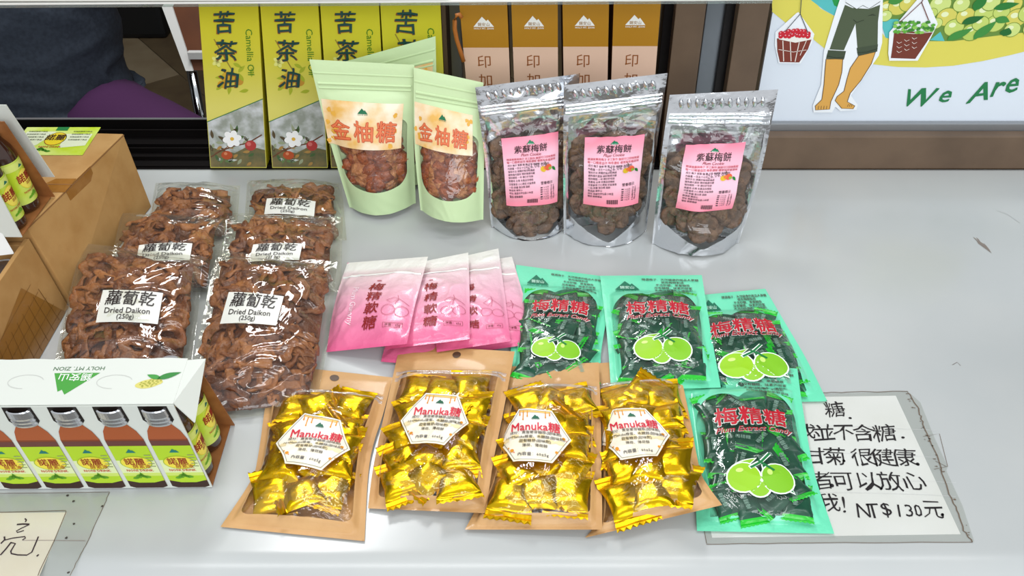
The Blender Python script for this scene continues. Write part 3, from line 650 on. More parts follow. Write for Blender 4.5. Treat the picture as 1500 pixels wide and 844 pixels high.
pouch_s([(0, (955, 358, .968), (1081, 358, .970)), (.5, (966, 248, .975), (1112, 262, .98)), (1, (981, 139, .995), (1140, 131, 1.0))],
        'right silver pouch of dark plum discs, standing apart under the sign', [(990, 307), (1072, 303), (1093, 211), (1004, 209)], 13)

# ================================================================ PINK POUCHES
m_pk = grad_mat('pink_pouch_print', [(0, (224, 96, 142)), (.28, (232, 140, 172)), (.58, (230, 180, 196)), (.85, (222, 204, 206)), (.9, (230, 230, 224))], rough=.35, bump=.25, bscale=55, coat=.35)
m_pkb = mat('pink_pouch_back', (226, 130, 166), .45)
def pouch_p(rows, lab, seed, txt=True, front=.010):
    S = Sheet(rows, front=front, back=.0015, seed=seed, wr=.0022, wk=34, um=.03, vm0=.03, vm1=.16, pw=.6)
    t = thing('gummy_pouch', lab, 'pouch', S.org, 'pink flat pouches of gummy candy')
    S.sheet('back', 'back_panel', m_pkb, t, 24, 30); f = S.sheet('front', 'front_panel', m_pk, t, 44, 60)
    mw = mat('pouch_white_seal', (232, 232, 226), .45); ridge('zip_strip', S, .02, .98, .80, .0035, .001, mw, t)
    P = Print(S.full(), S.Hh/S.W, .05); a = S.Hh/S.W
    if txt:
        c = (140, 26, 28)
        for i, ch in enumerate('梅精軟糖'): P.text(ch, .53, (.60-.135*i)*a, .175, c, bold=.02, off=.0003, shear=.15, jit=.08, rot=R(4))
        P.ell(.53, .69*a, .03, .008, (176, 80, 90), .0002)
        P.text('Plum Gummy', .27, .40*a, 1, (246, 226, 234), rot=-math.pi/2, off=.0002, width=.42*a, shear=.3)
        k = (190, 96, 120)
        for (x, y) in ((.73, .30), (.88, .29)):
            P.line([(x+.075*math.cos(q_), y*a+.075*math.sin(q_)) for q_ in np.linspace(0, 6.28, 20)], .006, k, .0003)
        P.line([(.70, .40*a), (.78, .44*a), (.84, .42*a), (.95, .36*a)], .006, k, .0003); P.line([(.81, .47*a), (.83, .42*a), (.80, .36*a)], .006, k, .0003); P.line([(.70, .4*a), (.76, .37*a), (.83, .42*a)], .005, k, .0003)
        for (p_, q_) in (((.70, .135*a), (.92, .135*a)), ((.92, .135*a), (.92, .175*a)), ((.92, .175*a), (.70, .175*a)), ((.70, .175*a), (.70, .135*a))): P.line([p_, q_], .004, (150, 60, 70), .0003)
        P.text('淨重：65g', .81, .155*a, 1, (120, 40, 50), width=.18, off=.0003, res=1, bold=.01)
        P.build('lettering', f, .0006)
    return t
# drawn from the lowest pouch up
pouch_p([(0, (558, 530, .004), (690, 540, .004)), (1, (590, 405, .004), (700, 398, .004))], 'pink pouch lying lowest, only a corner showing under the fan of pouches', 25, False, .006)
pouch_p([(0, (668, 520, .004), (787, 503, .009)), (.5, (655, 450, .004), (769, 440, .010)), (1, (640, 392, .004), (750, 376, .009))], 'rightmost pink pouch of the fan, beside the left green candy bag', 24)
pouch_p([(0, (640, 516, .012), (748, 500, .018)), (.5, (632, 450, .012), (740, 436, .020)), (1, (622, 388, .012), (730, 364, .018))], 'second pink pouch from the right in the fan, standing out highest', 23)
pouch_p([(0, (565, 512, .016), (688, 497, .027)), (.5, (573, 450, .016), (688, 432, .029)), (1, (570, 393, .016), (686, 370, .027))], 'second pink pouch from the left in the fan, half covered', 22)
pouch_p([(0, (478, 516, .004), (596, 504, .032)), (.35, (486, 465, .006), (607, 452, .034)), (.7, (497, 420, .008), (617, 414, .036)), (1, (509, 385, .010), (627, 376, .034))], 'leftmost pink pouch, on top of the fan and fully visible', 21)
# ================================================================ WRAPPED CANDIES
def candy_mesh(name, mb, me_, L=.050, Wd=.036, T=.0065, seed=0, fl=.17, nx=26, ny=14, crk=.55):
    vs = []; fs = []; mi = []
    def sheet(sg):
        b = len(vs)
        for j in range(ny+1):
            for i in range(nx+1):
                x = -1+2*i/nx; y = -1+2*j/ny; e = max(0, (abs(x)-(1-fl*2))/(fl*2)); inn = min(abs(x)/(1-fl*2), 1)
                th = T*((1-inn**3)**.6)*((1-abs(y)**3)**.6)
                px = x*L/2; py = y*Wd/2*(1-.10*(1-inn**2)+.05*e)
                if i in (0, nx): px += (.0012 if j % 2 else -.0003)*(1 if i == 0 else -1)
                z = sg*th*.75
                if e > 0: z += .0005*math.sin(j*math.pi*1.0)*1 + .0007*(1 if (i % 2) else -1)
                crum = crk*(.0022*noise.noise(Vector((px*60, py*90, seed*3.3))) + .0016*abs(noise.noise(Vector((px*130+seed, py*60, seed)))))
                z += crum*(1 if e > 0 else .9)*(1 if sg > 0 else 1)
                z += .004*e*math.sin(seed*2+x*2)
                vs.append((px, py, z))
        for j in range(ny):
            for i in range(nx):
                q_ = (b+j*(nx+1)+i, b+j*(nx+1)+i+1, b+(j+1)*(nx+1)+i+1, b+(j+1)*(nx+1)+i)
                fs.append(q_ if sg > 0 else q_[::-1]); xm = -1+2*(i+.5)/nx; mi.append(1 if abs(xm) > 1-fl*2 else 0)
    sheet(1); sheet(-1)
    me = bpy.data.meshes.new(name); me.from_pydata(vs, [], fs); me.materials.append(mb); me.materials.append(me_)
    me.polygons.foreach_set('material_index', mi); me.polygons.foreach_set('use_smooth', [mm == 0 for mm in mi]); return me
m_gold = mat('gold_wrapper', (216, 176, 16), .27, .9, bump=.14, bump_scale=36); m_gold2 = mat('gold_wrapper_end', (212, 166, 14), .3, .9, bump=.08, bump_scale=90)
GC = [candy_mesh('gold_candy', m_gold, m_gold2, seed=i, T=.0075) for i in range(5)]
m_dg = mat('dark_green_wrapper', (32, 76, 58), .25, .1, rgb2=(42, 90, 68), noise_scale=50, bump=.08, bump_scale=40, coat=.2); m_bg = mat('bright_green_wrapper_end', (24, 190, 40), .3, 0, bump=.2, coat=.4)
DC = [candy_mesh('plum_candy', m_dg, m_bg, .050, .031, .0052, seed=i+9, fl=.14, crk=.3) for i in range(5)]
# small white print on the dark green wrappers: joined into the mesh
for i, me in enumerate(DC):
    bm = bmesh.new(); bm.from_mesh(me); v, f = text2d('梅精糖', .01, 0, 1)
    vv = [bm.verts.new((a*.0062, b*.0062+.003, .0062+.0005)) for a, b in v]
    for q_ in f:
        try: nf = bm.faces.new([vv[k] for k in q_]); nf.material_index = 2
        except ValueError: pass
    bm.to_mesh(me); bm.free(); me.materials.append(ink((140, 176, 158)))

# ================================================================ KRAFT BAGS OF GOLD CANDIES
m_kr = masked('kraft_bag', (206, 162, 108), .55, 0, .15, 60, tint=(253, 250, 240), haze=.0, frough=.05, fbump=.25, gain=1.2, coat=.25, rgb2=(198, 152, 98))
m_krb = mat('kraft_paper_back', (200, 154, 100), .6, rgb2=(190, 142, 88), noise_scale=40, bump=.1); m_zip = film('clear_zip', (245, 240, 230), .12, .25, .1, 60, 3)
m_hex = mat('honeycomb_label', (250, 249, 245), .35, rgb2=(250, 240, 214), noise_scale=22)
HEX = [(0, .5), (.27, 1), (.75, 1), (1, .5), (.74, 0), (.25, 0)]
def bag_k(rows, lab, hexpix, hole, seed, zipv=.845):
    S = Sheet(rows, front=.025, back=.002, seed=seed, wr=.0018, wk=24, um=.055, vm0=.03, vm1=.15, pw=.42)
    t = thing('candy_bag', lab, 'bag', S.org, 'kraft zip bags of gold wrapped candy'); W, Hh = S.W, S.Hh
    hu, hv = S.uv(*hole)
    def win(u, v):
        a = (u-.5)*W; b = v*Hh; lo = .055*Hh; hi = .865*Hh; hw = W*.41; rd = .008
        dx = abs(a)-hw+rd; dy = abs(b-(lo+hi)/2)-(hi-lo)/2+rd
        return -(math.hypot(max(dx, 0), max(dy, 0)) + min(max(dx, dy), 0) - rd)
    S.sheet('back', 'back_panel', m_krb, t, 30, 40); S.sheet('front', 'front_panel', m_kr, t, 56, 72, win)
    for vz, h in ((zipv, .0016), (zipv-.03, .0010)): ridge('zip_strip', S, .03, .97, vz, .004, h, m_zip, t)
    # punched hang hole: a dark shallow disc rim
    P = Print(S.full(), Hh/W, 5); P.ell(hu, hv*Hh/W, .0042/W, .0042/W, (84, 62, 44)); P.build('hang_hole', t, .0005)
    rg = random.Random(seed); n = 0
    ro = 5; cl = 3
    for r in range(ro):
        for c in range(cl):
            u = .50+.215*(c-1)+rg.uniform(-.02, .02); v = .18+.138*r+rg.uniform(-.015, .015)
            d = min(S.prof(u, v)*.55 - .001 + rg.uniform(-.0015, .0015), S.prof(u, v)-.0095)
            inst('gold_candy', GC[n % 5], S.place(u, v, max(d, .0055), (rg.uniform(-.9, .9) if c == 1 else 1.57+rg.uniform(-.4, .4)), rg.uniform(-.12, .12), rg.uniform(-.12, .12), rg.uniform(1.04, 1.16)), t); n += 1
    F = S.frame(HEX, hexpix); l = label_grid('label', F, m_hex, t, .0010, poly=HEX); P = Print(F, .86, .07)
    gx = (90, 84, 70); A = .86
    inn = [(.5+(x-.5)*.94, (.5+(y-.5)*.94)*A) for x, y in HEX]; P.line(inn+inn[:1], .006, gx, .0002)
    for (x, l_) in ((.34, .16), (.4, .10), (.66, .12), (.72, .07), (.29, .07)): P.line([(x, .96*A), (x, (.96-l_)*A)], .014, (228, 150, 40), .0003, taper=False); P.ell(x, (.96-l_)*A, .011, .014, (228, 150, 40), .0003)
    P.poly([(.28, .965*A), (.74, .965*A), (.71, .93*A), (.31, .935*A)], (240, 196, 110), .0003)
    for i in range(7): P.ell(.12+.12*i, (.42+.06*math.sin(i*2))*A, .06, .035, (244, 226, 178), .0001, wob=.4, seed=i)
    logo(P, .52, .85*A, .12, (20, 100, 72), (230, 240, 236), sub=True, off=.0004, inner=False)
    P.text('Manuka糖', .52, .66*A, 1, (214, 34, 62), bold=.022, off=.0005, width=.68, rot=R(1))
    for i, s in enumerate(['成分：黃金麥芽糖漿(甜味劑)', '10+Manuka蜂蜜、木糖醇(甜味劑)', '甜菊糖苷(甜味劑)', '薄荷、薄荷醇']): P.text(s, .52, (.54-.085*i)*A, .056, (78, 66, 48), off=.0004, res=1, bold=.012)
    P.text('內容量：60±5g', .5, .12*A, .062, (60, 56, 66), off=.0004, res=1, bold=.012)
    for (x, y, r_) in ((.22, .2, .026), (.17, .25, .012), (.8, .2, .02), (.86, .23, .01), (.9, .48, .022)): P.ell(x, y*A, r_, r_, (226, 150, 40), .0004); P.ell(x+.03, y*A-.03, r_*.3, r_*.3, (214, 60, 50), .0004)
    P.build('lettering', l, .0013); return t
bag_k([(0, (323, 772, .002), (534, 793, .002)), (.28, (368, 703, .003), (539, 700, .003)), (.5, (378, 668, .003), (546, 655, .004)), (.75, (388, 598, .004), (562, 604, .004)), (1, (398, 534, .005), (575, 553, .005))],
      'leftmost kraft bag of gold candies, flared bottom corner beside the bottle carton', [(405, 642), (446, 612), (500, 618), (511, 655), (473, 693), (415, 686)], (490, 554), 31)
bag_k([(0, (539, 745, .003), (712, 752, .012)), (.3, (546, 690, .003), (722, 680, .012)), (.6, (560, 620, .004), (736, 610, .013)), (1, (586, 505, .006), (754, 515, .015))],
      'second kraft bag of gold candies, pushed furthest back below the pink pouches', [(589, 613), (623, 579), (672, 583), (686, 617), (653, 657), (600, 653)], (669, 520), 32)
bag_k([(0, (857, 788, .002), (1058, 740, .024)), (.12, (872, 768, .002), (1040, 716, .024)), (.3, (875, 720, .002), (1026, 690, .020)), (.6, (873, 630, .003), (1012, 620, .016)), (1, (864, 533, .004), (992, 524, .012))],
      'rightmost kraft bag of gold candies, its pointed corner over the green candy bag', [(878, 644), (897, 608), (949, 602), (979, 633), (962, 671), (914, 682)], (906, 544), 34)
bag_k([(0, (681, 776, .004), (882, 776, .012)), (.15, (699, 742, .004), (882, 738, .013)), (.35, (716, 700, .004), (881, 690, .013)), (.7, (738, 606, .005), (880, 606, .014)), (1, (748, 537, .006), (877, 531, .014))],
      'third kraft bag of gold candies, lapping over the bags on both sides', [(731, 645), (758, 607), (813, 605), (833, 640), (809, 682), (755, 682)], (790, 545), 33)

# ================================================================ GREEN CANDY BAGS
mint = (112, 222, 180)
m_mint = masked('mint_printed_film', mint, .3, 0, .2, 40, haze=.01, frough=.05, fbump=.22, gain=1.1, coat=.5)
m_mintb = mat('mint_film_back', (120, 226, 186), .35, bump=.15, bump_scale=40, coat=.3)
def bag_m(rows, lab, seed, v0=0):
    S = Sheet(rows, front=.019, back=.002, seed=seed, wr=.0016, wk=26, um=.07, vm0=.06, vm1=.16, pw=.5)
    t = thing('plum_candy_bag', lab, 'bag', S.org, 'mint green bags of plum candy'); W, Hh = S.W, S.Hh; a = Hh/W
    def win(u, v):
        # two-humped clear window
        d = []
        for (cx, cy, rx, ry) in ((.30, .60, .23, .17), (.64, .60, .27, .20)):
            d.append((1-math.hypot((u-cx)/rx, (v-cy)/ry))*min(rx*W, ry*Hh))
        hw = .40 - .02*math.sin(v*9); b = min((hw-abs(u-.49))*W, (v-.075)*Hh, (.60-v)*Hh); d.append(b); return max(d)
    S.sheet('back', 'back_panel', m_mintb, t, 30, 40); f = S.sheet('front', 'front_panel', m_mint, t, 60, 80, win)
    rg = random.Random(seed); n = 0
    for r in range(6):
        for c in range(4):
            u = .50+.185*(c-1.5)+rg.uniform(-.02, .02); v = .15+.108*r+rg.uniform(-.012, .012)
            d = min(S.prof(u, v)*.62 - .001, S.prof(u, v)-.006)
            inst('plum_candy', DC[n % 5], S.place(u, v, max(d-.001, .0045), (rg.choice([0, 1.57, .8, -.5])+rg.uniform(-.4, .4) if c in (1, 2) else 1.57+rg.uniform(-.4, .4)), rg.uniform(-.1, .1), rg.uniform(-.1, .1), rg.uniform(.78, .9)), t); n += 1
    P = Print(S.full(), a, .035); P.zs = 2.2
    logo(P, .25, .895*a, .24, (22, 112, 84), (200, 240, 220), ms=(22, 112, 84), off=.0002)
    for i, s in enumerate(['精選梅子．天然健康的極品人蔘糖', '使用梅精製成', '不含砂糖、果葡糖漿', '沒有糖精、味素的甜蜜', '不添加防腐劑、增稠劑', '不含色素、奶精粉', '可帶來健康的新鮮滋味']):
        P.text(s, .70 if i else .68, (.945-.026*i)*a, .037, (74, 52, 44), off=.0002, res=1, bold=.012, rot=R(-2))
    for i, ch in enumerate('梅精糖'):
        P.text(ch, .30+.205*i, .60*a, .20, (236, 250, 240), bold=.06, off=.0002, jit=.04); P.text(ch, .30+.205*i, .60*a, .20, (190, 24, 44), bold=.028, off=.0005, jit=.04)
    P.text('Plum Extract Candy', .52, .515*a, 1, (240, 250, 244), bold=.03, shear=.35, off=.0002, width=.65); P.text('Plum Extract Candy', .52, .515*a, 1, (184, 28, 50), bold=.02, shear=.35, off=.0005, width=.64)
    # two plums, a leaf either side and the stalk
    wl = (240, 250, 240); gl_ = (140, 196, 40); gd = (20, 120, 60)
    cx, cy = .50, .25*a
    P.leaf(cx-.27, cy+.04, .30, .045, R(28), wl, .0003); P.leaf(cx-.26, cy+.045, .27, .033, R(28), gl_, .0004)
    P.leaf(cx+.02, cy+.12, .36, .075, R(-48), wl, .0003); P.leaf(cx+.03, cy+.115, .33, .062, R(-48), gd, .0004)
    P.ell(cx-.02, cy-.09, .10, .10, wl, .00045); P.ell(cx-.02, cy-.09, .085, .088, gl_, .0005)
    P.ell(cx-.13, cy-.005, .140, .145, wl, .0005); P.ell(cx-.13, cy-.005, .128, .133, (150, 204, 30), .0006); P.ell(cx+.14, cy-.01, .140, .145, wl, .0005); P.ell(cx+.14, cy-.01, .128, .133, (128, 192, 36), .0006)
    P.ell(cx-.16, cy+.06, .03, .02, (210, 236, 130), .0007); P.ell(cx+.08, cy+.04, .022, .03, (200, 232, 120), .0007)
    P.line([(cx-.08, cy+.08), (cx+.02, cy+.14), (cx+.10, cy+.22)], .035, wl, .0007); P.line([(cx-.07, cy+.08), (cx+.02, cy+.135), (cx+.10, cy+.22)], .02, gd, .0008); P.line([(cx+.0, cy+.15), (cx+.04, cy+.12), (cx+.12, cy+.06)], .02, gd, .0008)
    P.build('print', f, .0007)
    return t
bag_m([(0, (745, 560, .004), (886, 568, .004)), (.3, (748, 515, .004), (880, 524, .004)), (.7, (753, 445, .005), (890, 450, .010)), (1, (756, 388, .008), (885, 405, .010))],
      'left mint green bag of plum candy, partly under the rightmost pink pouch', 41)
bag_m([(0, (1010, 592, .003), (1212, 588, .003)), (.4, (1005, 530, .004), (1180, 524, .004)), (.75, (1008, 475, .004), (1146, 466, .005)), (1, (1010, 434, .006), (1121, 423, .006))],
      'right mint green bag of plum candy, slanting right above the paper notice', 43)
bag_m([(0, (895, 572, .008), (1056, 568, .016)), (.4, (890, 500, .009), (1044, 502, .018)), (1, (879, 404, .014), (1028, 403, .020))],
      'middle mint green bag of plum candy, lapping over its right neighbour', 42)
bag_m([(0, (1021, 778, .003), (1222, 782, .003)), (.35, (1016, 690, .004), (1193, 692, .004)), (.75, (1003, 590, .008), (1175, 592, .009)), (1, (996, 531, .014), (1168, 540, .014))],
      'front mint green bag of plum candy, lying on the handwritten notice', 44)
# ================================================================ DRIED DAIKON
m_dk = [mat('dried_daikon_%d' % i, c, .45, rgb2=c2, noise_scale=60, bump=.5, bump_scale=130, coat=.1) for i, (c, c2) in enumerate((((158, 98, 50), (118, 68, 32)), ((140, 82, 40), (104, 56, 24)), ((174, 112, 60), (134, 80, 40)), ((112, 62, 30), (82, 42, 18))))]
m_dfilm = film('crinkled_cellophane', (250, 250, 246), .06, .02, .3, 22, 1.1)
m_wlab = mat('white_paper_label', (232, 230, 222), .4, rgb2=(218, 220, 212), noise_scale=20)
def bag_d(rows, lab, n, seed, labpix=None, front=.018, cu=(.10, .90), cv=(.05, .84)):
    S = Sheet(rows, front=front, back=.004, seed=seed, wr=.0, um=.06, vm0=.02, vm1=.09, pw=.42)
    SF = Sheet(rows, front=front+.007, back=.004, seed=seed, wr=.0030, wk=30, um=.03, vm0=.0, vm1=.04, pw=.42)
    t = thing('dried_daikon_bag', lab, 'bag', S.org, 'clear bags of dried daikon'); W, Hh = S.W, S.Hh; rg = random.Random(seed)
    # filling mass under the strips
    nu, nv = 26, 34; vs = []; fs = []
    for j in range(nv+1):
        for i in range(nu+1):
            u = cu[0]+(cu[1]-cu[0])*i/nu; v = cv[0]+(cv[1]-cv[0])*j/nv; e = min(i, nu-i, j, nv-j)
            p = S.base(u, v) + S.n*(S.prof(u, v)*.74*min(1, .25+e*.4) + (.003*noise.noise(Vector((u*W*90, v*Hh*90, seed)))) if e else .001); p.z = max(p.z, .001); vs.append(p)
    for j in range(nv):
        for i in range(nu): q_ = j*(nu+1)+i; fs.append((q_, q_+1, q_+nu+2, q_+nu+1))
    o = ob('dried_daikon_mass', vs, fs, m_dk[3], t, smooth=True); o['kind'] = 'stuff'
    for k in range(n):
        # stratified start, curling walk
        u0 = cu[0]+.05+(cu[1]-cu[0]-.1)*((k*.618034) % 1); v0 = cv[0]+.04+(cv[1]-cv[0]-.08)*((k+.5)/n)
        v0 = min(max(v0+rg.uniform(-.04, .04), cv[0]+.02), cv[1]-.02); h = rg.uniform(0, 6.28); cur = rg.uniform(-1, 1)*45; L = rg.uniform(.030, .060); ns = 12; st = L/ns
        x, y = u0*W, v0*Hh; pts = []; lay = rg.uniform(.80, 1.08); ph = rg.uniform(0, 6)
        for i in range(ns+1):
            uu = min(max(x/W, cu[0]+.012), cu[1]-.012); v_ = min(max(y/Hh, cv[0]+.012), cv[1]-.012)
            pts.append((uu, v_, S.prof(uu, v_)*lay + .0012*math.sin(i*.9+ph)))
            h += (cur + 60*noise.noise(Vector((k*3.1, i*.35, seed))))*st; x += math.cos(h)*st; y += math.sin(h)*st
            if not (cu[0] < x/W < cu[1]) or not (cv[0] < y/Hh < cv[1]): h += 1.1
        P3 = [S.base(a, b)+S.n*c for a, b, c in pts]; vs = []; fs = []; m_ = 7; wd = rg.uniform(.0040, .0080); th = rg.uniform(.0017, .0028)
        for i, p in enumerate(P3):
            tg = (P3[min(i+1, ns)]-P3[max(i-1, 0)]); tg = tg.normalized() if tg.length > 1e-6 else S.e1; sd = S.n.cross(tg).normalized()
            ta = (.35+.65*math.sin(math.pi*(i+.8)/(ns+1.6))**.5)*(1+.35*noise.noise(Vector((k, i*.8, 5)))); tw = .7*math.sin(i*.5+ph)
            for q_ in range(m_):
                aa = 2*math.pi*q_/m_; c, s = math.cos(aa), math.sin(aa); pinch = 1-.25*(1 if q_ == 2 else 0)
                vv = p + (sd*math.cos(tw)+S.n*math.sin(tw))*c*wd*ta + (S.n*math.cos(tw)-sd*math.sin(tw))*s*th*ta*pinch; vv.z = max(vv.z, .001); vs.append(vv)
        for i in range(ns):
            for q_ in range(m_): r_ = (q_+1) % m_; fs.append((i*m_+q_, i*m_+r_, (i+1)*m_+r_, (i+1)*m_+q_))
        fs.append(tuple(range(m_))[::-1]); fs.append(tuple(ns*m_+q_ for q_ in range(m_)))
        ob('daikon_strip', vs, fs, m_dk[rg.choice([0, 0, 1, 1, 2, 3])], t, smooth=True)
    SF.sheet('back', 'back_film', m_dfilm, t, 20, 26); SF.sheet('front', 'front_film', m_dfilm, t, 60, 80)
    if labpix:
        F0 = S.frame([(0, 0), (1, 0), (1, 1), (0, 1)], labpix); F = lambda x, y, off=0: F0(x, y, off+.0072)
        l = label_grid('label', F, m_wlab, t, .0005, 12, 8); P = Print(F, .56, .08); K = (36, 26, 24)
        P.text('蘿蔔乾', .5, .42, .235, K, bold=.014, off=.0002, jit=.05, width=.82, shear=.08); P.text('Dried Daikon', .48, .20, 1, K, bold=.014, off=.0002, width=.74); P.text('(250g)', .47, .08, 1, K, bold=.012, off=.0002, width=.28)
        P.build('lettering', l, .0008)
    return t
Zt = .004
bag_d([(0, (212, 352, .004), (345, 350, .004)), (1, (228, 268, .012), (352, 272, .012))], 'rear left clear bag of dried daikon, lowest under a glaring wrapper', 38, 51, None, .016, cv=(.05, .78))
bag_d([(0, (356, 356, .004), (508, 352, .004)), (1, (362, 264, .012), (500, 268, .012))], 'rear right clear bag of dried daikon, beside the pale green pouch', 42, 52, [(388, 321), (462, 325), (463, 302), (393, 298)], .018, cv=(.05, .82))
bag_d([(0, (152, 428, .006), (318, 428, .006)), (1, (178, 312, .030), (334, 320, .030))], 'middle left clear bag of dried daikon, between the front and rear left bags', 55, 53, [(203, 392), (280, 388), (285, 363), (206, 366)], .018, cv=(.05, .86))
bag_d([(0, (318, 428, .006), (500, 428, .006)), (1, (332, 312, .030), (502, 318, .030))], 'middle right clear bag of dried daikon, between the front and rear right bags', 55, 54, [(366, 390), (441, 388), (444, 363), (374, 365)], .018, cv=(.05, .86))
bag_d([(0, (70, 585, .003), (272, 590, .003)), (.5, (92, 470, .016), (288, 478, .016)), (1, (120, 356, .040), (298, 376, .040))], 'front left clear bag of dried daikon, against the cardboard boxes', 110, 55, [(144, 478), (234, 483), (242, 435), (154, 433)], .020, cu=(.07, .93), cv=(.05, .93))
bag_d([(0, (262, 622, .003), (462, 600, .003)), (.5, (292, 490, .018), (482, 492, .018)), (1, (316, 366, .040), (494, 384, .040))], 'front right clear bag of dried daikon, reaching behind the leftmost kraft bag', 120, 56, [(325, 480), (406, 485), (418, 440), (337, 436)], .020, cu=(.07, .93), cv=(.04, .93))

# ================================================================ BOTTLE CARTON AND BOTTLES
m_card = mat('white_carton_card', (216, 220, 212), .4); m_kraft_in = mat('kraft_carton_inside', (156, 100, 52), .6, rgb2=(140, 86, 42), noise_scale=60)
m_amber = mat('amber_glass', (52, 26, 14), .08, coat=.8); m_cap = mat('aluminium_cap', (206, 208, 212), .25, .95)
m_lime = mat('lime_label', (188, 212, 44), .35, rgb2=(214, 226, 130), noise_scale=30)
def bottle(name, lab, M, grp, ang=-1.9):
    """small amber drink bottle; local z up, radius 17 mm, 107 mm high"""
    o0 = M.translation; t = thing(name, lab, 'bottle', o0, grp)
    v, f = lathe([(.012, 0), (.016, .002), (.017, .006), (.017, .068), (.0155, .076), (.0105, .086), (.0095, .090), (.0095, .098)], 28); ob('glass_body', [M @ p for p in v], f, m_amber, t, smooth=True)
    v, f = lathe([(.0112, .089), (.0116, .091), (.0108, .0925), (.0116, .094), (.0108, .0955), (.0116, .097), (.0114, .106), (.0100, .107)], 28); ob('screw_cap', [M @ p for p in v], f, m_cap, t, smooth=False)
    def F(x, y, off=0):
        a = ang+(x-.5)*3.9; r = .0172+off; return M @ Vector((r*math.cos(a), r*math.sin(a), .012+y*.050))
    l = label_grid('label', F, m_lime, t, 0, 30, 4); P = Print(F, .75, .06)
    P.rect(.0, .60, 1, .72, (214, 226, 120), .0001)
    for cxx in (.28, .72):
        P.ell(cxx, .40, .15, .17, (232, 212, 50), .0002); P.ell(cxx, .40, .14, .16, (238, 220, 90), .0003); P.text('諾麗', cxx-.02, .44, .15, (150, 40, 20), bold=.03, off=.0004); P.text('酵素液', cxx+.05, .33, .06, (150, 60, 20), off=.0004, res=1)
        logo(P, cxx, .65, .1, (20, 110, 90), (230, 240, 230), sub=False, inner=False, off=.0003); P.text('NONI DRINK', cxx, .20, .05, (180, 50, 30), bold=.03, off=.0004, res=1)
        for i in range(5): P.leaf(cxx-.12+.05*i, .08, .09, .02, R(20+25*i), (100, 160, 30), .0003)
    P.build('lettering', l, .0002); return t
def bottle_print(P, x, w0, hgt, y0):
    """one printed bottle on the carton front; w0 bottle width, hgt height, in label units"""
    am = (132, 62, 32)
    P.poly([(x-w0*.5, y0+.02*hgt), (x-w0*.36, y0), (x+w0*.36, y0), (x+w0*.5, y0+.02*hgt), (x+w0*.5, y0+.62*hgt), (x+w0*.42, y0+.72*hgt), (x+w0*.27, y0+.80*hgt), (x-w0*.27, y0+.80*hgt), (x-w0*.42, y0+.72*hgt), (x-w0*.5, y0+.62*hgt)], am, .0001)
    P.poly([(x-w0*.5, y0+.62*hgt), (x+w0*.5, y0+.62*hgt), (x+w0*.42, y0+.72*hgt), (x+w0*.27, y0+.80*hgt), (x-w0*.27, y0+.80*hgt), (x-w0*.42, y0+.72*hgt)], (168, 86, 44), .00015)
    P.rect(x-w0*.5, y0+.54*hgt, x+w0*.5, y0+.60*hgt, (104, 58, 52), .00018)
    P.poly([(x-w0*.5, y0+.02*hgt), (x-w0*.36, y0), (x+w0*.36, y0), (x+w0*.5, y0+.02*hgt), (x+w0*.5, y0+.09*hgt), (x-w0*.5, y0+.09*hgt)], (58, 34, 26), .00015)
    P.poly([(x-w0*.5, y0+.10*hgt), (x-w0*.2, y0+.07*hgt), (x+w0*.2, y0+.07*hgt), (x+w0*.5, y0+.10*hgt), (x+w0*.5, y0+.54*hgt), (x-w0*.5, y0+.54*hgt)], (180, 214, 40), .0003)
    P.rect(x-w0*.5, y0+.20*hgt, x+w0*.5, y0+.36*hgt, (226, 236, 180), .0004); P.rect(x-w0*.5, y0+.16*hgt, x+w0*.5, y0+.20*hgt, (206, 226, 110), .0004)
    P.ell(x, y0+.33*hgt, w0*.42, .085*hgt, (170, 190, 40), .0005); P.ell(x, y0+.33*hgt, w0*.39, .077*hgt, (240, 222, 70), .0006)
    P.text('諾麗', x-.03*w0, y0+.348*hgt, w0*.27, (150, 44, 20), bold=.025, off=.0008); P.text('酵素液', x+w0*.1, y0+.285*hgt, w0*.16, (170, 90, 30), off=.0008, res=1, bold=.01)
    P.text('NONI DRINK', x, y0+.235*hgt, 1, (200, 60, 50), width=w0*.7, off=.0008, res=1, bold=.02)
    logo(P, x, y0+.48*hgt, w0*.26, (30, 120, 110), (230, 240, 230), sub=False, inner=False, off=.0006)
    for i in range(6): P.leaf(x-w0*.3+w0*.1*i, y0+.13*hgt+.01*hgt*(i % 2), w0*.22, w0*.05, R(10+30*i), (96, 160, 30), .0007)
    for i in range(5): P.rect(x+w0*.30, y0+(.42-.035*i)*hgt, x+w0*.47, y0+(.43-.035*i)*hgt, (150, 160, 110), .0007)
SH = Matrix(((1, 0, -.115, 0), (0, 1, 0, 0), (0, 0, 1, 0), (0, 0, 0, 1)))
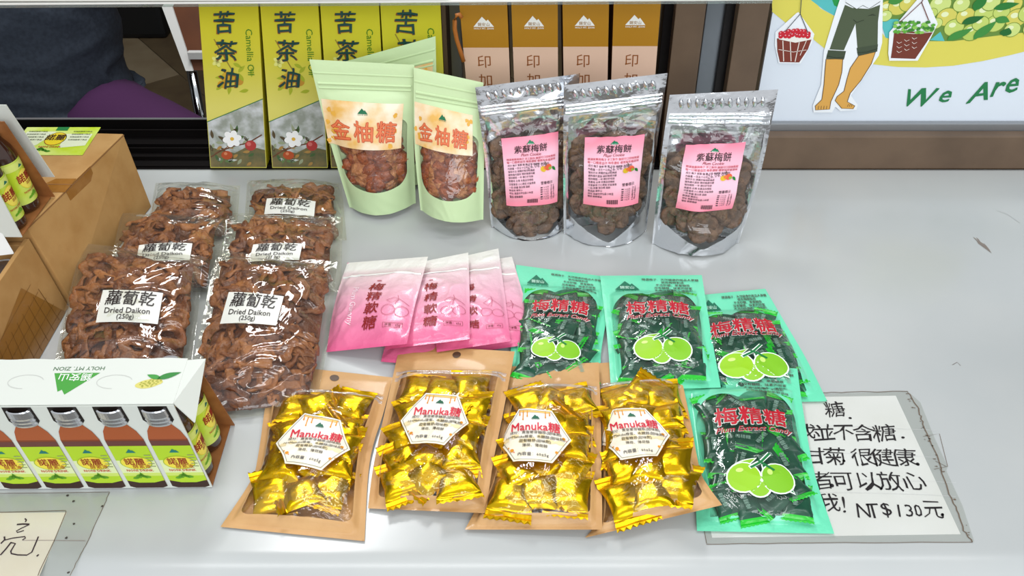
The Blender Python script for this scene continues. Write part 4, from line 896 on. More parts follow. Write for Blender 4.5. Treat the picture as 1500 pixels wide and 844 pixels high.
def bottle_carton(M, lab, Wc=.238, Dc=.078, Hc=.108, full=True, name='bottle_carton'):
    """open-ended carton; local x along its length (right end at 0), y depth away from the viewer, z up"""
    o0 = M.translation; t = thing(name, lab, 'carton', o0)
    M = M @ SH; T = lambda x, y, z: M @ Vector((x, y, z)); th = .0012; tw = .0388
    nb = int(Wc/tw)
    # scalloped bottom edge of the front panel
    def Ff(x, y, off=0): return T(-Wc+x*Wc, -off, .0+y*Hc)
    bot = []
    for i in range(nb*10+1):
        xx = i/(nb*10); ph = (xx*nb) % 1; bot.append((xx, .004 + .010*(1 if ph < .2 or ph > .8 else 0)/Hc*.3))
    fp = box('front_panel', -Wc, 0, 0, th, .0, Hc, m_card, t, M=M)
    dt = .056; solid('back_panel', [T(-Wc, Dc, 0), T(.004, Dc, 0), T(.004, Dc+th, 0), T(-Wc, Dc+th, 0), T(-Wc, dt, Hc*.99), T(.004, dt, Hc*.99), T(.004, dt+th, Hc*.99), T(-Wc, dt+th, Hc*.99)], m_kraft_in, t); box('bottom_panel', -Wc, .0, th, Dc, 0, th, m_kraft_in, t, M=M)
    box('end_panel', -Wc, -Wc+th, th, dt-.001, th, Hc*.98, m_card, t, M=M)
    if not full:
        solid('outer_flap', [T(-Wc, Dc+.012, .02), T(.008, Dc+.010, .02), T(.008, Dc+.0112, .02), T(-Wc, Dc+.0132, .02), T(-Wc, Dc-.012, Hc*1.12), T(.008, Dc-.012, Hc*1.12), T(.008, Dc-.0108, Hc*1.12), T(-Wc, Dc-.0108, Hc*1.12)], m_card, t)
        return t
    # top panel, rising gently to the back with a scalloped rear edge
    nt_ = 48; vs = []; fs = []
    def tp(x, y, off=0): return T(-Wc+x*Wc, .001+y*(dt-.001), Hc+.001+off+.003*y)
    for i in range(nt_+1):
        x = i/nt_; e = 1-.018*(.5+.5*math.cos(x*nb*2*math.pi)); vs += [tp(x, 0, -.0006), tp(x, e, -.0006), tp(x, e, .0004), tp(x, 0, .0004)]
    for i in range(nt_):
        for k in range(4): l = (k+1) % 4; fs.append((i*4+k, (i+1)*4+k, (i+1)*4+l, i*4+l))
    fs += [(0, 1, 2, 3), tuple(nt_*4+k for k in (3, 2, 1, 0))]
    top = ob('top_panel', vs, fs, m_card, t)
    # folded end tab
    c = [tp(1, .02), tp(1, .95), tp(1, .98)+M.to_3x3() @ Vector((.016, 0, .0)), tp(1, -.02)+M.to_3x3() @ Vector((.012, 0, -.022))]
    n_ = (c[1]-c[0]).cross(c[3]-c[0]).normalized()*.001; solid('end_tab', [c[0], c[3], c[2], c[1], c[0]+n_, c[3]+n_, c[2]+n_, c[1]+n_], m_card, t)
    if full:
        P = Print(Ff, Hc/Wc, 5)
        for i in range(nb): bottle_print(P, (i+.52)*tw/Wc + (Wc-nb*tw)/Wc, .0345/Wc, Hc/Wc*.98, .004)
        P.build('bottle_print', fp, .0004)
        for i in range(nb):      # caps over flat dark shapes that paint the shade inside the slots
            x = -Wc + (i+.52)*tw + (Wc-nb*tw)
            vs = []; fs = []; n = 12; pr = [(.0105, .0), (.0112, .002), (.0104, .004), (.0112, .006), (.0104, .008), (.0112, .010), (.0108, .017), (.009, .018)]
            for r_, z in pr:
                for k in range(n+1): a = math.pi + math.pi*k/n; vs.append(T(x+r_*math.cos(a), r_*.45*math.sin(a), Hc*.80+z))
            for j in range(len(pr)-1):
                for k in range(n): q_ = j*(n+1)+k; fs.append((q_, q_+1, q_+n+2, q_+n+1))
            ob('slot_cap', vs, fs, m_cap, fp, smooth=False)
            PS = Print(Ff, Hc/Wc, 5); A = Hc/Wc; xc = (x+Wc)/Wc
            PS.poly([(xc-.0125/Wc, .995*A), (xc-.0135/Wc, .84*A), (xc-.009/Wc, .785*A), (xc+.009/Wc, .785*A), (xc+.0135/Wc, .84*A), (xc+.0125/Wc, .995*A)], (26, 18, 14)); PS.build('slot_shade', fp, .0003)
        PT = Print(lambda x, y, off=0: tp(x, y, .0006+off), dt/Wc, .2); A = dt/Wc
        def tx(px, py):
            # photograph pixel -> top-panel coordinates
            x, y = .5, .5
            for it in range(12):
                a = PX(tp(x, y)); e = 1e-3; b = PX(tp(x+e, y)); c_ = PX(tp(x, y+e)); J = np.array([[(b[0]-a[0])/e, (c_[0]-a[0])/e], [(b[1]-a[1])/e, (c_[1]-a[1])/e]]); d = np.linalg.solve(J, [px-a[0], py-a[1]]); x += d[0]; y += d[1]
            return float(x), float(y)*A
        lx, ly = tx(108, 560); g_ = (70, 156, 60); s_ = .085
        PT.poly([(lx-s_, ly+.045), (lx+s_, ly+.045), (lx-s_*.15, ly-.065), (lx-s_*.35, ly-.04), (lx-s_*.5, ly-.05)], g_); PT.text('錫安山', lx+.0, ly+.022, .042, (236, 240, 232), bold=.015, rot=math.pi, off=.0002); PT.text('HOLY MT. ZION', lx, ly+.068, 1, (90, 120, 90), rot=math.pi, width=.19, bold=.02)
        nx_, ny_ = tx(220, 562); PT.ell(nx_, ny_, .050, .024, (212, 204, 110), rot=R(15), wob=.2, seed=3)
        for i in range(24): PT.ell(nx_+.04*math.cos(i*2.4)*(i/24)**.5, ny_+.018*math.sin(i*2.4)*(i/24)**.5+.01*math.cos(i*2.4)*(i/24)**.5, .004, .003, (170, 170, 70), .0002)
        PT.leaf(nx_+.02, ny_+.02, .09, .015, R(22), (40, 130, 50), .0003); PT.leaf(nx_+.035, ny_+.022, .06, .012, R(160), (60, 150, 60), .0003)
        for cxp in (38, 168):
            hx, hy = tx(cxp, 560); PT.line([(hx+.065*math.cos(a)*1.0, hy+.035*math.sin(a)) for a in np.linspace(.3, math.pi*1.5, 18)], .003, (196, 198, 192))
        PT.build('top_print', top, .0)
    return t
right = G(311, 714, .001); ang = 0.012
Mc = Matrix.Translation(right) @ Matrix.Rotation(ang, 4, 'Z')
bottle_carton(Mc, 'white carton printed with a row of drink bottles, front left on the counter')
Mb = lambda x, y, rx=0, ry=0, z=.0014: Mc @ SH @ Matrix.Translation((x, y, z)) @ Matrix.Rotation(ry, 4, 'Y') @ Matrix.Rotation(rx, 4, 'X')
bottle('drink_bottle', 'amber bottle at the open end of the front carton, nearer the viewer', Mb(-.0185, .0190), 'bottles in the front carton', -.9)
bottle('drink_bottle', 'amber bottle at the open end of the front carton, further back', Mb(-.0185, .0535, z=.0014), 'bottles in the front carton', -.9)

# ================================================================ LEFT CARDBOARD BOXES
m_cb = mat('corrugated_cardboard', (186, 144, 88), .7, rgb2=(174, 130, 74), noise_scale=30, bump=.05); m_cbd = mat('cardboard_cut_edge', (140, 98, 58), .8); m_tape = mat('brown_packing_tape', (150, 100, 40), .18, coat=.7, rgb2=(162, 112, 54), noise_scale=60)
A_ = G(222, 303); B_ = G(108, 447); A2 = V(178, 187, A_.y); B2 = V(44, 345, B_.y); zt = .109
dl = Vector((-.30, .015, 0))
A2 = Vector((A2.x, A_.y, zt)); B2 = Vector((B2.x, B_.y, zt))
c8 = [B_+dl, B_, A_, A_+dl, B2+dl, B2, A2, A2+dl]
for p in c8[:4]: p.z = .0005
bx = thing('cardboard_box', 'closed brown cardboard box with a lime label and brown tape', 'box', (A_+B_)/2)
solid('box_body', c8, m_cb, bx, .0012)
def FT(x, y, off=0): return (B2+dl).lerp(B2, x).lerp((A2+dl).lerp(A2, x), y) + Vector((0, 0, .0004+off))
def FR(x, y, off=0):   # right face, x from front to back
    n = (A_-B_).cross(B2-B_).normalized(); return c8[1].lerp(c8[2], x).lerp(B2.lerp(A2, x), y) + n*(.0004+off)
def top_xy(px, py, z=zt):
    p = G(px, py, z); x, y = .5, .5
    for i in range(15):
        a = FT(x, y); J = np.array([[(FT(x+.01, y)-a).x/.01, (FT(x, y+.01)-a).x/.01], [(FT(x+.01, y)-a).y/.01, (FT(x, y+.01)-a).y/.01]]); d = np.linalg.solve(J, [p.x-a.x, p.y-a.y]); x += d[0]; y += d[1]
    return float(x), float(y)
P = Print(FT, 1, 5); P.poly([top_xy(*p) for p in ((82, 262), (112, 262), (95, 282), (40, 282))], m_tape, .0); P.line([top_xy(106, 271), top_xy(30, 270)], .006, m_cbd, .0003); P.build('top_tape', bx, 0)
P = Print(FR, 1, 5); P.poly([(.36, 1.0), (.62, 1.0), (.60, .25), (.36, .25)], m_tape, .0); P.line([(0, .985), (1, .985)], .012, m_cbd, .0002); P.build('side_tape', bx, 0)
P = Print(FT, 1, 5)
lab4 = [top_xy(*p) for p in ((8, 228), (121, 228), (148, 187), (36, 187))]
lab4[3] = (lab4[0][0]+lab4[2][0]-lab4[1][0], lab4[0][1]+lab4[2][1]-lab4[1][1])
def FL(x, y, off=0):
    a = np.array(lab4[0]); b = np.array(lab4[1]); c = np.array(lab4[3]); q_ = a+(b-a)*x+(c-a)*y; return FT(q_[0], q_[1], off)
l = label_grid('shipping_label', FL, m_lime, bx, .0002, 3, 3); P = Print(FL, .6, 5)
P.poly([(.0, .15), (.3, .2), (.45, .5), (.05, .5)], (222, 228, 196)); P.poly([(.62, .15), (.95, .2), (.95, .45), (.6, .45)], (222, 228, 196))
P.ell(.5, .34, .14, .14, (150, 60, 30)); P.ell(.5, .34, .13, .13, (232, 206, 40), .0001); P.text('諾麗', .49, .37, .13, (60, 30, 20), bold=.03, off=.0002); P.text('NONI DRINK', .5, .17, .05, (180, 50, 30), off=.0002, bold=.02); P.rect(.42, .52, .58, .6, (30, 120, 60))
for i in range(8): P.text('有機諾麗果汁飲品', .2 if i < 4 else .8, (.5-.06*(i % 4)), .032, (50, 60, 40), off=.0002, res=1)
for i in range(7): P.leaf(.25+.05*i, .08, .09, .02, R(30*i), (70, 140, 30), .0002)
P.build('lettering', l, .0004)
# open box in front of it
ob_ = thing('open_cardboard_box', 'open corrugated cardboard box at the left edge holding capped jars', 'box', G(60, 560))
Yb, Yf = B_.y-.004, .655; Xr = B_.x-.004; ht = .097; th = .005
XrT = B2.x+.0
def wall(name, a, b, n, z1, par, m=m_cb):
    return solid(name, [a, b, b+n, a+n, a+Vector((0, 0, z1)), b+Vector((0, 0, z1)), b+n+Vector((0, 0, z1)), a+n+Vector((0, 0, z1))], m, par, .0006)
lean = Vector((XrT-Xr, 0, 0))
def rw(x, y, z): return Vector((Xr+lean.x*z/ht+x, y, z))
solid('side_wall', [rw(-th, Yf, .001), rw(0, Yf, .001), rw(0, Yb, .001), rw(-th, Yb, .001), rw(-th, Yf, ht), rw(0, Yf, ht), rw(0, Yb, ht), rw(-th, Yb, ht)], m_cb, ob_, .0006)
wall('back_wall', Vector((-.80, Yb-th, .001)), Vector((XrT-th-.0005, Yb-th, .001)), Vector((0, th, 0)), ht-.006, ob_); wall('front_wall', Vector((-.80, Yf, .001)), Vector((XrT-th-.0005, Yf, .001)), Vector((0, th, 0)), ht-.006, ob_)
wall('left_wall', Vector((-.806, Yf, .001)), Vector((-.801, Yf, .001)), Vector((0, Yb-Yf, 0)), ht-.006, ob_); box('box_floor', -.80, Xr-th-.001, Yf+th+.001, Yb-th-.001, .001, .004, m_cb, ob_)
P = Print(lambda x, y, off=0: rw(.0004+off, Yf+(Yb-Yf)*x, .001+ht*y*.999), 1, 5)
P.poly([(.12, .0), (.95, .0), (.72, .72), (.3, .55)], mat('printed_grid_tape', (152, 106, 44), .3, coat=.5), 0)
for i in range(9): P.line([(.14+.09*i, .02+.0*i), (.24+.075*i, .52)], .004, (122, 82, 34), .0002)
for i in range(5): P.line([(.13+.02*i, .08+.12*i), (.92-.03*i, .08+.14*i)], .005, (122, 82, 34), .0002)
P.build('wall_tape', ob_, 0)
def jar(M, lab):
    t = thing('capped_jar', lab, 'jar', M.translation, 'capped jars in the open box'); v, f = lathe([(.02, 0), (.022, .004), (.022, .055), (.018, .062)], 28); ob('glass_body', [M @ p for p in v], f, m_amber, t, smooth=True)
    v, f = lathe([(.0195, .0625), (.0205, .0635), (.0195, .066), (.0205, .069), (.0198, .0745), (.0180, .076), (.0165, .0752), (.0005, .0752)], 32); ob('metal_lid', [M @ p for p in v], f, m_cap, t, smooth=False)
zc = .004
jp = G(10, 383, .080); jar(Matrix.Translation((jp.x, min(jp.y, Yb-.034), zc+.001)), 'metal-lidded jar in the corner of the open box, below the leaning carton')
jar(Matrix.Translation((jp.x-.046, jp.y-.04, zc+.001)), 'metal-lidded jar nearest the left edge in the open box')
# white card leaning in the open box
cA, cB, cC = V(-12, 372, Yb-.062), V(22, 372, Yb-.065), V(3, 336, Yb-.014)
cA = G(-30, 378, .094); cB = G(20, 372, .094); cC = G(0, 338, .118)
n_ = Vector((0, .001, .001)); cD = cA+(cC-cB)
o = solid('info_card', [cA, cB, cC, cD, cA+n_, cB+n_, cC+n_, cD+n_], mat('white_card', (225, 225, 222), .4), None); tag(o, 'white card lying on top of the jars at the left edge', 'card')
# second bottle carton on top of the closed box, seen by its open end
rt = G(32, 347, .111); M2 = Matrix.Translation((rt.x, rt.y, .1105)) @ Matrix.Rotation(-.02, 4, 'Z')
bottle_carton(M2, 'bottle carton on top of the closed cardboard box, open end showing', full=False, Wc=.12)
Mb2 = lambda x, y: M2 @ SH @ Matrix.Translation((x, y, .0016))
bottle('drink_bottle', 'amber bottle in the upper left carton, nearer the viewer', Mb2(-.0185, .0195), 'bottles in the upper carton', -.9)
bottle('drink_bottle', 'amber bottle in the upper left carton, further back', Mb2(-.0185, .0545), 'bottles in the upper carton', -.9)
# ================================================================ NOTICES TAPED TO THE COUNTER
m_paper = mat('notice_paper', (240, 240, 240), .5, rgb2=(232, 232, 230), noise_scale=12); m_paper2 = mat('cream_notice_paper', (240, 232, 220), .5, rgb2=(236, 226, 208), noise_scale=12)
m_ctape = film('clear_wide_tape', (243, 244, 241), .15, .03, .02, 20, .8); m_grime = ink((112, 98, 84), .8)
def flat(name, pts, m, z0, z1, parent=None, **k):
    n = len(pts); g = [G(*p) for p in pts]
    if name == 'clear_tape': return ob(name, [Vector((p.x, p.y, z1)) for p in g], [tuple(range(n))], m, parent)
    vs = [Vector((p.x, p.y, z0)) for p in g]+[Vector((p.x, p.y, z1)) for p in g]
    fs = [tuple(range(n))[::-1], tuple(range(n, 2*n))]+[(i, (i+1) % n, n+(i+1) % n, n+i) for i in range(n)]
    return ob(name, vs, fs, m, parent, origin=None if parent else (sum(g, Vector())/n))
def counter_print(name, parent, fn, z):
    P = Print(lambda x, y, off=0: Vector((x, y, z+off)), 1, 5); fn(P); return P.build(name, parent, 0)
nt1 = thing('paper_notice', 'handwritten white notice taped down under the front green candy bag', 'notice', G(1200, 690))
flat('paper', [(1043, 788), (1407, 783), (1312, 580), (1000, 585)][::-1][::-1], m_paper, .0001, .0003, nt1)
flat('clear_tape', [(1035, 797), (1427, 794), (1410, 742), (1386, 690), (1388, 684), (1368, 640), (1348, 590), (1330, 574), (1180, 578), (1000, 580)], m_ctape, .0004, .0005, nt1)
def wob(px, n, a, seed):
    out = []; rg = random.Random(seed)
    for (p, q_) in zip(px[:-1], px[1:]):
        for i in range(n): t = i/n; out.append((p[0]+(q_[0]-p[0])*t+rg.uniform(-a, a), p[1]+(q_[1]-p[1])*t+rg.uniform(-a, a)))
    return out+[px[-1]]
def gl(pts): return [(G(*p).x, G(*p).y) for p in pts]
def grime1(P):
    P.line(gl(wob([(1330, 575), (1345, 600), (1352, 622), (1372, 668), (1388, 720), (1402, 748), (1412, 778), (1424, 795)], 6, 1.2, 1)), .0012, m_grime)
    P.line(gl(wob([(1180, 577), (1240, 575), (1330, 574)], 8, .6, 2)), .0008, m_grime); P.line(gl(wob([(1035, 798), (1200, 796), (1424, 795)], 6, .5, 3)), .0006, m_grime)
    P.line(gl([(1352, 640), (1376, 636), (1388, 684), (1368, 688)]), .0005, m_grime); P.line(gl([(1370, 676), (1386, 684)]), .0005, m_grime); P.line(gl([(1030, 770), (1035, 797)]), .0005, m_grime)
    rg = random.Random(4)
    for i in range(26):
        t = rg.random(); p = (1332+92*t+rg.uniform(-5, 3), 578+216*t+rg.uniform(-4, 4)); P.ell(*gl([p])[0], rg.uniform(.0004, .0016), rg.uniform(.0003, .001), m_grime, n=6, wob=.6, seed=i)
    for y in (625, 665, 702, 722): P.line(gl(wob([(1180, y), (1280, y+1), (1370 if y < 700 else 1400, y+6)], 3, .8, y)), .0003, (206, 206, 206))
counter_print('grime', nt1, grime1, .0006)
def ch(px, py): return (980+px/2.8125, 520+py/2.8125)
def writing(P):
    K = (34, 30, 32)
    def wr(s, cx, cy, hgt, rot=0, thin=0, sx=.95, adv=None):
        """characters set one by one; crop coordinates"""
        for i, c in enumerate(s):
            a = ch(cx+(adv or 80)*i, cy); g = G(*a); sz = hgt; v, f = text2d(c, thin, .12, 2); P.text(c, g.x, g.y, sz, K, bold=thin, shear=.12, jit=.12, off=0, sx=sx, rot=rot+R(3*math.sin(i*2.2+cy)))
    wr('糖', 680, 228, .0245); wr('.', 745, 262, .03)
    wr('或', 560, 318, .022); wr('並不含糖', 635, 322, .0250, adv=84); wr('.', 965, 345, .03)
    wr('甘菊', 600, 418, .0245, adv=84); wr('.', 722, 444, .03); wr('很健康', 795, 422, .0250, adv=88); wr('.', 1030, 455, .03)
    wr('者', 628, 518, .0235); wr('.', 668, 545, .03); wr('可以放心', 722, 522, .0250, adv=94)
    wr('我', 655, 612, .023); wr('!', 716, 620, .024); wr('NT', 800, 645, .021, adv=44, thin=.0); wr('$', 893, 642, .018, thin=.006); wr('130', 948, 645, .018, adv=38, thin=.0); wr('元', 1085, 640, .021); wr('.', 1128, 660, .03)
counter_print('handwriting', nt1, writing, .0007)
nt2 = thing('paper_notice', 'cream handwritten notice at the lower left corner of the counter', 'notice', G(30, 790))
flat('paper', [(-80, 850), (56, 848), (98, 751), (-60, 752)], m_paper2, .0001, .0003, nt2)
flat('clear_tape', [(-60, 858), (98, 858), (128, 796), (140, 765), (161, 722), (-60, 726)], m_ctape, .0004, .0005, nt2)
def z6(x, y): return (x/6.805, 720+y/6.805)
def writing2(P):
    K = (52, 36, 46)
    for s_, w_ in (([(250, 275), (265, 290), (255, 310)], .0012), ([(170, 335), (230, 330), (295, 332)], .0016), ([(295, 335), (220, 370), (165, 400), (175, 415), (240, 395)], .0011), ([(45, 455), (50, 485), (10, 525)], .0014), ([(50, 490), (130, 470), (250, 455), (255, 470), (225, 490)], .0011),
                   ([(115, 510), (60, 580), (5, 640)], .0014), ([(110, 515), (155, 525), (110, 600), (115, 625), (180, 638), (270, 640), (320, 610), (350, 540), (385, 455)], .0012), ([(372, 640), (384, 646)], .0022)):
        P.line(gl([z6(*p) for p in s_]), w_, K, 0)
counter_print('handwriting', nt2, writing2, .0007)
def grime2(P):
    P.line(gl([z6(*p) for p in ((-100, 215), (200, 208), (655, 195), (658, 215), (540, 500), (400, 790), (380, 844))]), .0007, m_grime); P.line(gl(wob([z6(1095, 10), z6(1030, 160), z6(870, 520), z6(800, 640), z6(700, 844)], 5, .6, 8)), .0006, m_grime)
    P.line(gl([z6(-100, 25), z6(600, 18), z6(1095, 10)]), .0005, m_grime); P.line(gl([z6(230, 492), z6(540, 492), z6(850, 495)]), .0005, (150, 136, 132))
    for x, y in ((675, 45), (735, 102), (1020, 152), (738, 328), (665, 465), (685, 815)): P.ell(*gl([z6(x, y)])[0], .0013, .0012, (70, 64, 62), n=7, wob=.5, seed=x)
counter_print('grime', nt2, grime2, .0006)
# worn smudge on the bare counter
def smudge(P):
    rg = random.Random(2)
    for i in range(9): x, y = 1426+i*2.2, 347+i*1.6; P.line(gl([(x, y+rg.uniform(-2, 1)), (x+5, y+6), (x+8, y+11)]), .0009, (138, 126, 118), .00001*i)
    P.line(gl([(1460, 309), (1475, 314), (1494, 327)]), .0004, (160, 160, 160)); P.line(gl([(1395, 535), (1402, 531), (1407, 536)]), .0006, (120, 112, 106))
counter_print('wear_marks', ctop, smudge, .0003)

# ================================================================ SEATED PERSON AND FURNITURE BEHIND THE WINDOW
m_shirt = mat('heather_navy_cotton', (52, 60, 72), .85, rgb2=(42, 49, 60), noise_scale=120, bump=.9, bump_scale=7); m_trou = mat('purple_trousers', (70, 30, 74), .85, bump=.1, bump_scale=20); m_skin = mat('skin', (196, 146, 118), .55)
pz = -.33; hip = Vector((-1.02, 1.88, pz))
pr = thing('person', 'seated person in a dark navy T-shirt and purple trousers behind the window', 'person', (hip.x, hip.y, -.8))
def skin(name, joints, edges, m, root=0, sub=2):
    me = bpy.data.meshes.new(name); o0 = parent_origin(pr)
    me.from_pydata([tuple(Vector(j[0])-o0) for j in joints], edges, []); me.materials.append(m)
    o = bpy.data.objects.new(name, me); C.objects.link(o); o.parent = pr
    md = o.modifiers.new('skin', 'SKIN'); 
    if not me.skin_vertices: 
        bm = bmesh.new(); bm.from_mesh(me); bm.verts.layers.skin.verify(); bm.to_mesh(me); bm.free()
    for i, j in enumerate(joints):
        r_ = j[1] if isinstance(j[1], tuple) else (j[1], j[1]); me.skin_vertices[0].data[i].radius = r_; me.skin_vertices[0].data[i].use_root = (i == root)
    md.use_smooth_shade = True; s = o.modifiers.new('sub', 'SUBSURF'); s.levels = s.render_levels = sub; return o
def rings(name, rg, m, n=40, fold=0, seed=0):
    """cloth lofted over elliptical rings: (centre, rx, ry, tilt)"""
    vs = []; fs = []; fine = []
    for (p_, q_) in zip(rg[:-1], rg[1:]):
        for k in range(6): t_ = k/6; fine.append((Vector(p_[0]).lerp(Vector(q_[0]), t_), p_[1]+(q_[1]-p_[1])*t_, p_[2]+(q_[2]-p_[2])*t_, Vector(p_[3]).lerp(Vector(q_[3]), t_)))
    rg = fine+[rg[-1]]
    for j, (c, a_, b_, ax) in enumerate(rg):
        ax = Vector(ax).normalized(); e1 = Vector((1, 0, 0)); e1 = (e1-ax*e1.dot(ax)).normalized(); e2 = ax.cross(e1)
        for i in range(n):
            q_ = 2*math.pi*i/n; k = 1+fold*.5*noise.noise(Vector((math.cos(q_)*1.5+j*.03, math.sin(q_)*1.5, seed+j*.09)))+.045*(1-2*abs(noise.noise(Vector((math.cos(q_)*1.2+7, math.sin(q_)*1.2, seed+4+j*.19+math.cos(q_)*1.3)))))**3
            vs.append(Vector(c)+e1*a_*k*math.cos(q_)+e2*b_*k*math.sin(q_))
    for j in range(len(rg)-1):
        for i in range(n): l = (i+1) % n; fs.append((j*n+i, j*n+l, (j+1)*n+l, (j+1)*n+i))
    fs.append(tuple(range(n))[::-1]); fs.append(tuple((len(rg)-1)*n+i for i in range(n)))
    return ob(name, vs, fs, m, pr, smooth=True)
sp0 = hip
def lp(a, b, t): return Vector(a).lerp(Vector(b), t)
nk = hip+Vector((-.02, .02, .56))
# body under the clothes: head, neck, arms, legs as one skinned figure
hd = nk+Vector((.0, -.02, .14)); shL = nk+Vector((-.18, 0, -.05)); shR = nk+Vector((.18, 0, -.05))
kneeR = Vector((-.585, 1.60, -.27)); footR = Vector((-.56, 1.66, -.74)); kneeL = Vector((-1.16, 1.46, -.36)); footL = Vector((-1.14, 1.5, -.74))
hR = hip+Vector((.13, -.04, .0)); hL = hip+Vector((-.10, -.02, -.01))
J = [(hip, (.13, .10)), (hip+Vector((0, 0, .2)), (.12, .09)), (hip+Vector((-.01, .01, .42)), (.14, .09)), (nk, .05), (nk+Vector((0, -.01, .06)), .05), (hd, (.075, .09)), (hd+Vector((0, 0, .08)), .07),
     (shR, .055), (shR+Vector((.06, .04, -.20)), .042), (shR+Vector((-.02, .24, -.10)), .032), (shR+Vector((-.06, .31, -.07)), .022),
     (shL, .055), (shL+Vector((-.06, .04, -.20)), .042), (shL+Vector((.02, .24, -.10)), .032), (shL+Vector((.06, .31, -.07)), .022),
     (hR, .085), (lp(hR, kneeR, .5), .075), (kneeR, .055), (lp(kneeR, footR, .5), .048), (footR, .036), (footR+Vector((.02, -.16, -.03)), .028),
     (hL, .085), (lp(hL, kneeL, .5), .075), (kneeL, .055), (lp(kneeL, footL, .5), .048), (footL, .036), (footL+Vector((.0, -.16, -.03)), .028)]
Eg = [(0, 1), (1, 2), (2, 3), (3, 4), (4, 5), (5, 6), (2, 7), (7, 8), (8, 9), (9, 10), (2, 11), (11, 12), (12, 13), (13, 14), (0, 15), (15, 16), (16, 17), (17, 18), (18, 19), (19, 20), (0, 21), (21, 22), (22, 23), (23, 24), (24, 25), (25, 26)]
skin('body', J, Eg, m_skin)
for si, k in ((1, 10), (-1, 14)):
    w_ = J[k][0]
    fj = [(w_, (.022, .014)), (w_+Vector((-si*.03, -.05, -.01)), (.03, .012))]; fe = [(0, 1)]
    for q_ in range(4):
        b_ = w_+Vector((-si*.03+(q_-1.5)*.018, -.075, -.012)); c1 = b_+Vector((0, -.03, -.006)); c2 = c1+Vector((0, -.022-.004*(q_ % 3), -.014)); n0 = len(fj); fj += [(b_, .0095), (c1, .0085), (c2, .007)]; fe += [(1, n0), (n0, n0+1), (n0+1, n0+2)]
    n0 = len(fj); fj += [(w_+Vector((si*.012, -.04, 0)), .010), (w_+Vector((si*.03, -.06, -.01)), .0085)]; fe += [(0, n0), (n0, n0+1)]
    skin('hand', fj, fe, m_skin)
rings('shirt', [(hip+Vector((.0, -.03, -.02)), .225, .195, (-.34, .0, 1)), (hip+Vector((.0, -.03, .015)), .23, .195, (-.28, 0, 1)), (hip+Vector((.0, 0, .06)), .21, .165, (-.12, 0, 1)), (hip+Vector((.005, 0, .09)), .195, .15, (0, 0, 1)), (hip+Vector((0, 0, .15)), .19, .145, (0, 0, 1)), (hip+Vector((0, 0, .21)), .19, .145, (0, 0, 1)),
                (hip+Vector((0, 0, .28)), .192, .145, (0, 0, 1)), (hip+Vector((0, 0, .36)), .2, .14, (0, 0, 1)), (hip+Vector((-.01, .01, .44)), .2, .13, (0, 0, 1)), (hip+Vector((-.01, .01, .50)), .17, .10, (0, 0, 1)), (hip+Vector((-.02, .02, .54)), .09, .075, (0, 0, 1)), (hip+Vector((-.02, .02, .555)), .065, .062, (0, 0, 1))], m_shirt, 96, .15, 3)
for sh, el in ((shR, J[8][0]), (shL, J[12][0])):
    v, f = tube([sh+Vector((0, 0, .01)), lp(sh, el, .3), lp(sh, el, .62), lp(sh, el, .8)], [.068, .066, .06, .062], 20); ob('sleeve', v, f, m_shirt, pr, smooth=True)
v, f = tube([hip+Vector((-.12, .04, -.01)), hip+Vector((-.05, .03, -.0)), hip+Vector((.05, .03, -.0)), hip+Vector((.12, .03, -.01))], [.10, .14, .14, .115], 28); ob('trousers', v, f, m_trou, pr, smooth=True)
for a_, b_, c_ in ((hR, kneeR, footR), (hL, kneeL, footL)):
    v, f = tube([a_+Vector((-.02, .03, 0)), lp(a_, b_, .25), lp(a_, b_, .5), lp(a_, b_, .8), b_, b_+(c_-b_)*.15-Vector((0, 0, 0)), lp(b_, c_, .5), lp(b_, c_, .92)], [.125, .115, .105, .088, .08, .075, .066, .06], 24); ob('trouser_leg', v, f, m_trou, pr, smooth=True)
bm = bmesh.new(); bmesh.ops.create_uvsphere(bm, u_segments=20, v_segments=14, radius=.098)
hv = [Vector((v.co.x, v.co.y, v.co.z*1.1))+hd+Vector((0, .018, .035)) for v in bm.verts if True]; hf = [tuple(v.index for v in f.verts) for f in bm.faces]; bm.free(); ob('hair', hv, hf, mat('black_hair', (20, 18, 18), .5), pr, smooth=True)
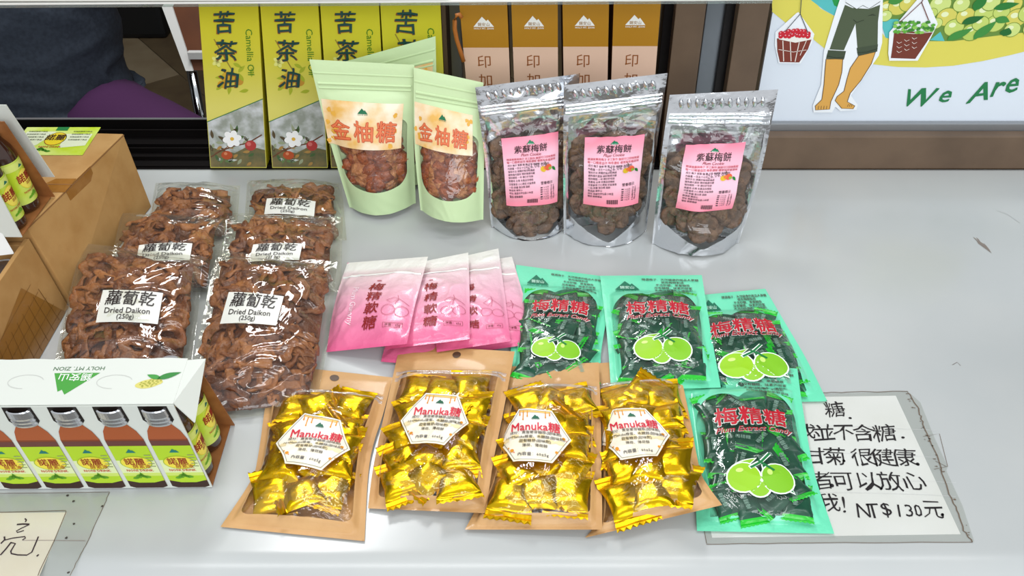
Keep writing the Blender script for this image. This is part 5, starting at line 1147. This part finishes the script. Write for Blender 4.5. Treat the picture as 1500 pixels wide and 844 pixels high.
# stool under the person
st = thing('stool', 'dark round stool under the seated person', 'stool', (hip.x, hip.y+.02, -.8)); v, f = lathe([(.17, -.455), (.18, -.44), (.18, -.425), (.01, -.42)], 28); ob('seat', [p+Vector((hip.x, hip.y+.02, -.06)) for p in v], f, m_dark, st)
m_chr = mat('chrome', (200, 204, 208), .12, 1)
for a_ in range(4): q_ = a_*math.pi/2+.7; v, f = tube([(hip.x+.12*math.cos(q_), hip.y+.02+.12*math.sin(q_), -.516), (hip.x+.18*math.cos(q_), hip.y+.02+.18*math.sin(q_), -.8)], .011, 8); ob('leg', v, f, m_chr, st)
# cabinet with pale edge and chrome leg
cb = thing('side_desk', 'reddish wooden desk with a white edge and chrome leg behind the window', 'desk', (V(300, 60, 2.2).x, 2.3, -.8))
m_rw = mat('red_wood', (112, 64, 34), .5, rgb2=(92, 50, 26), noise_scale=9)
p1 = V(237, 10, 2.25); p2 = V(272, 104, 2.15); p3 = V(252, 10, 2.25); p4 = V(283, 104, 2.15)
dz_ = Vector((0, .03, 0)); solid('white_edge', [p2, p4, p4+dz_, p2+dz_, p1, p3, p3+dz_, p1+dz_], m_white, cb)
e4 = V(420, 104, 2.15); e3 = V(420, 10, 2.25); solid('side_panel', [p4+Vector((.001, .004, 0)), e4, e4+dz_, p4+dz_, p3+Vector((.001, .004, 0)), e3, e3+dz_, p3+dz_], m_rw, cb)
q1 = V(276, 72, 2.17); box('drawer_rail', q1.x, q1.x+.16, q1.y-.014, q1.y+.0, q1.z-.02, q1.z-.003, m_white, cb)
l0 = V(281, 104, 2.17); v, f = tube([l0, Vector((l0.x-.02, l0.y, -.8))], .013, 12); ob('desk_leg', v, f, m_chr, cb, smooth=True)
v, f = tube([Vector((l0.x+.5, l0.y, l0.z)), Vector((l0.x+.5, l0.y, -.8))], .013, 12); ob('desk_leg', v, f, m_chr, cb, smooth=True)
# dark bag on the floor further in
b_ = Vector((-1.40, 3.4, 0)); bg = thing('storage_bin', 'black storage bin in the shadow behind the seated person', 'bin', (b_.x, 3.5, -.8))
box('bin_body', b_.x-.5, b_.x+.11, 3.38, 3.9, -.797, -.3, mat('black_plastic', (16, 18, 20), .5), bg, .02); box('bin_lid', b_.x-.51, b_.x+.12, 3.37, 3.91, -.299, -.27, mat('black_plastic', (16, 18, 20), .5), bg, .01)
for o in bpy.data.objects:
    if '_o' in o.keys(): del o['_o']
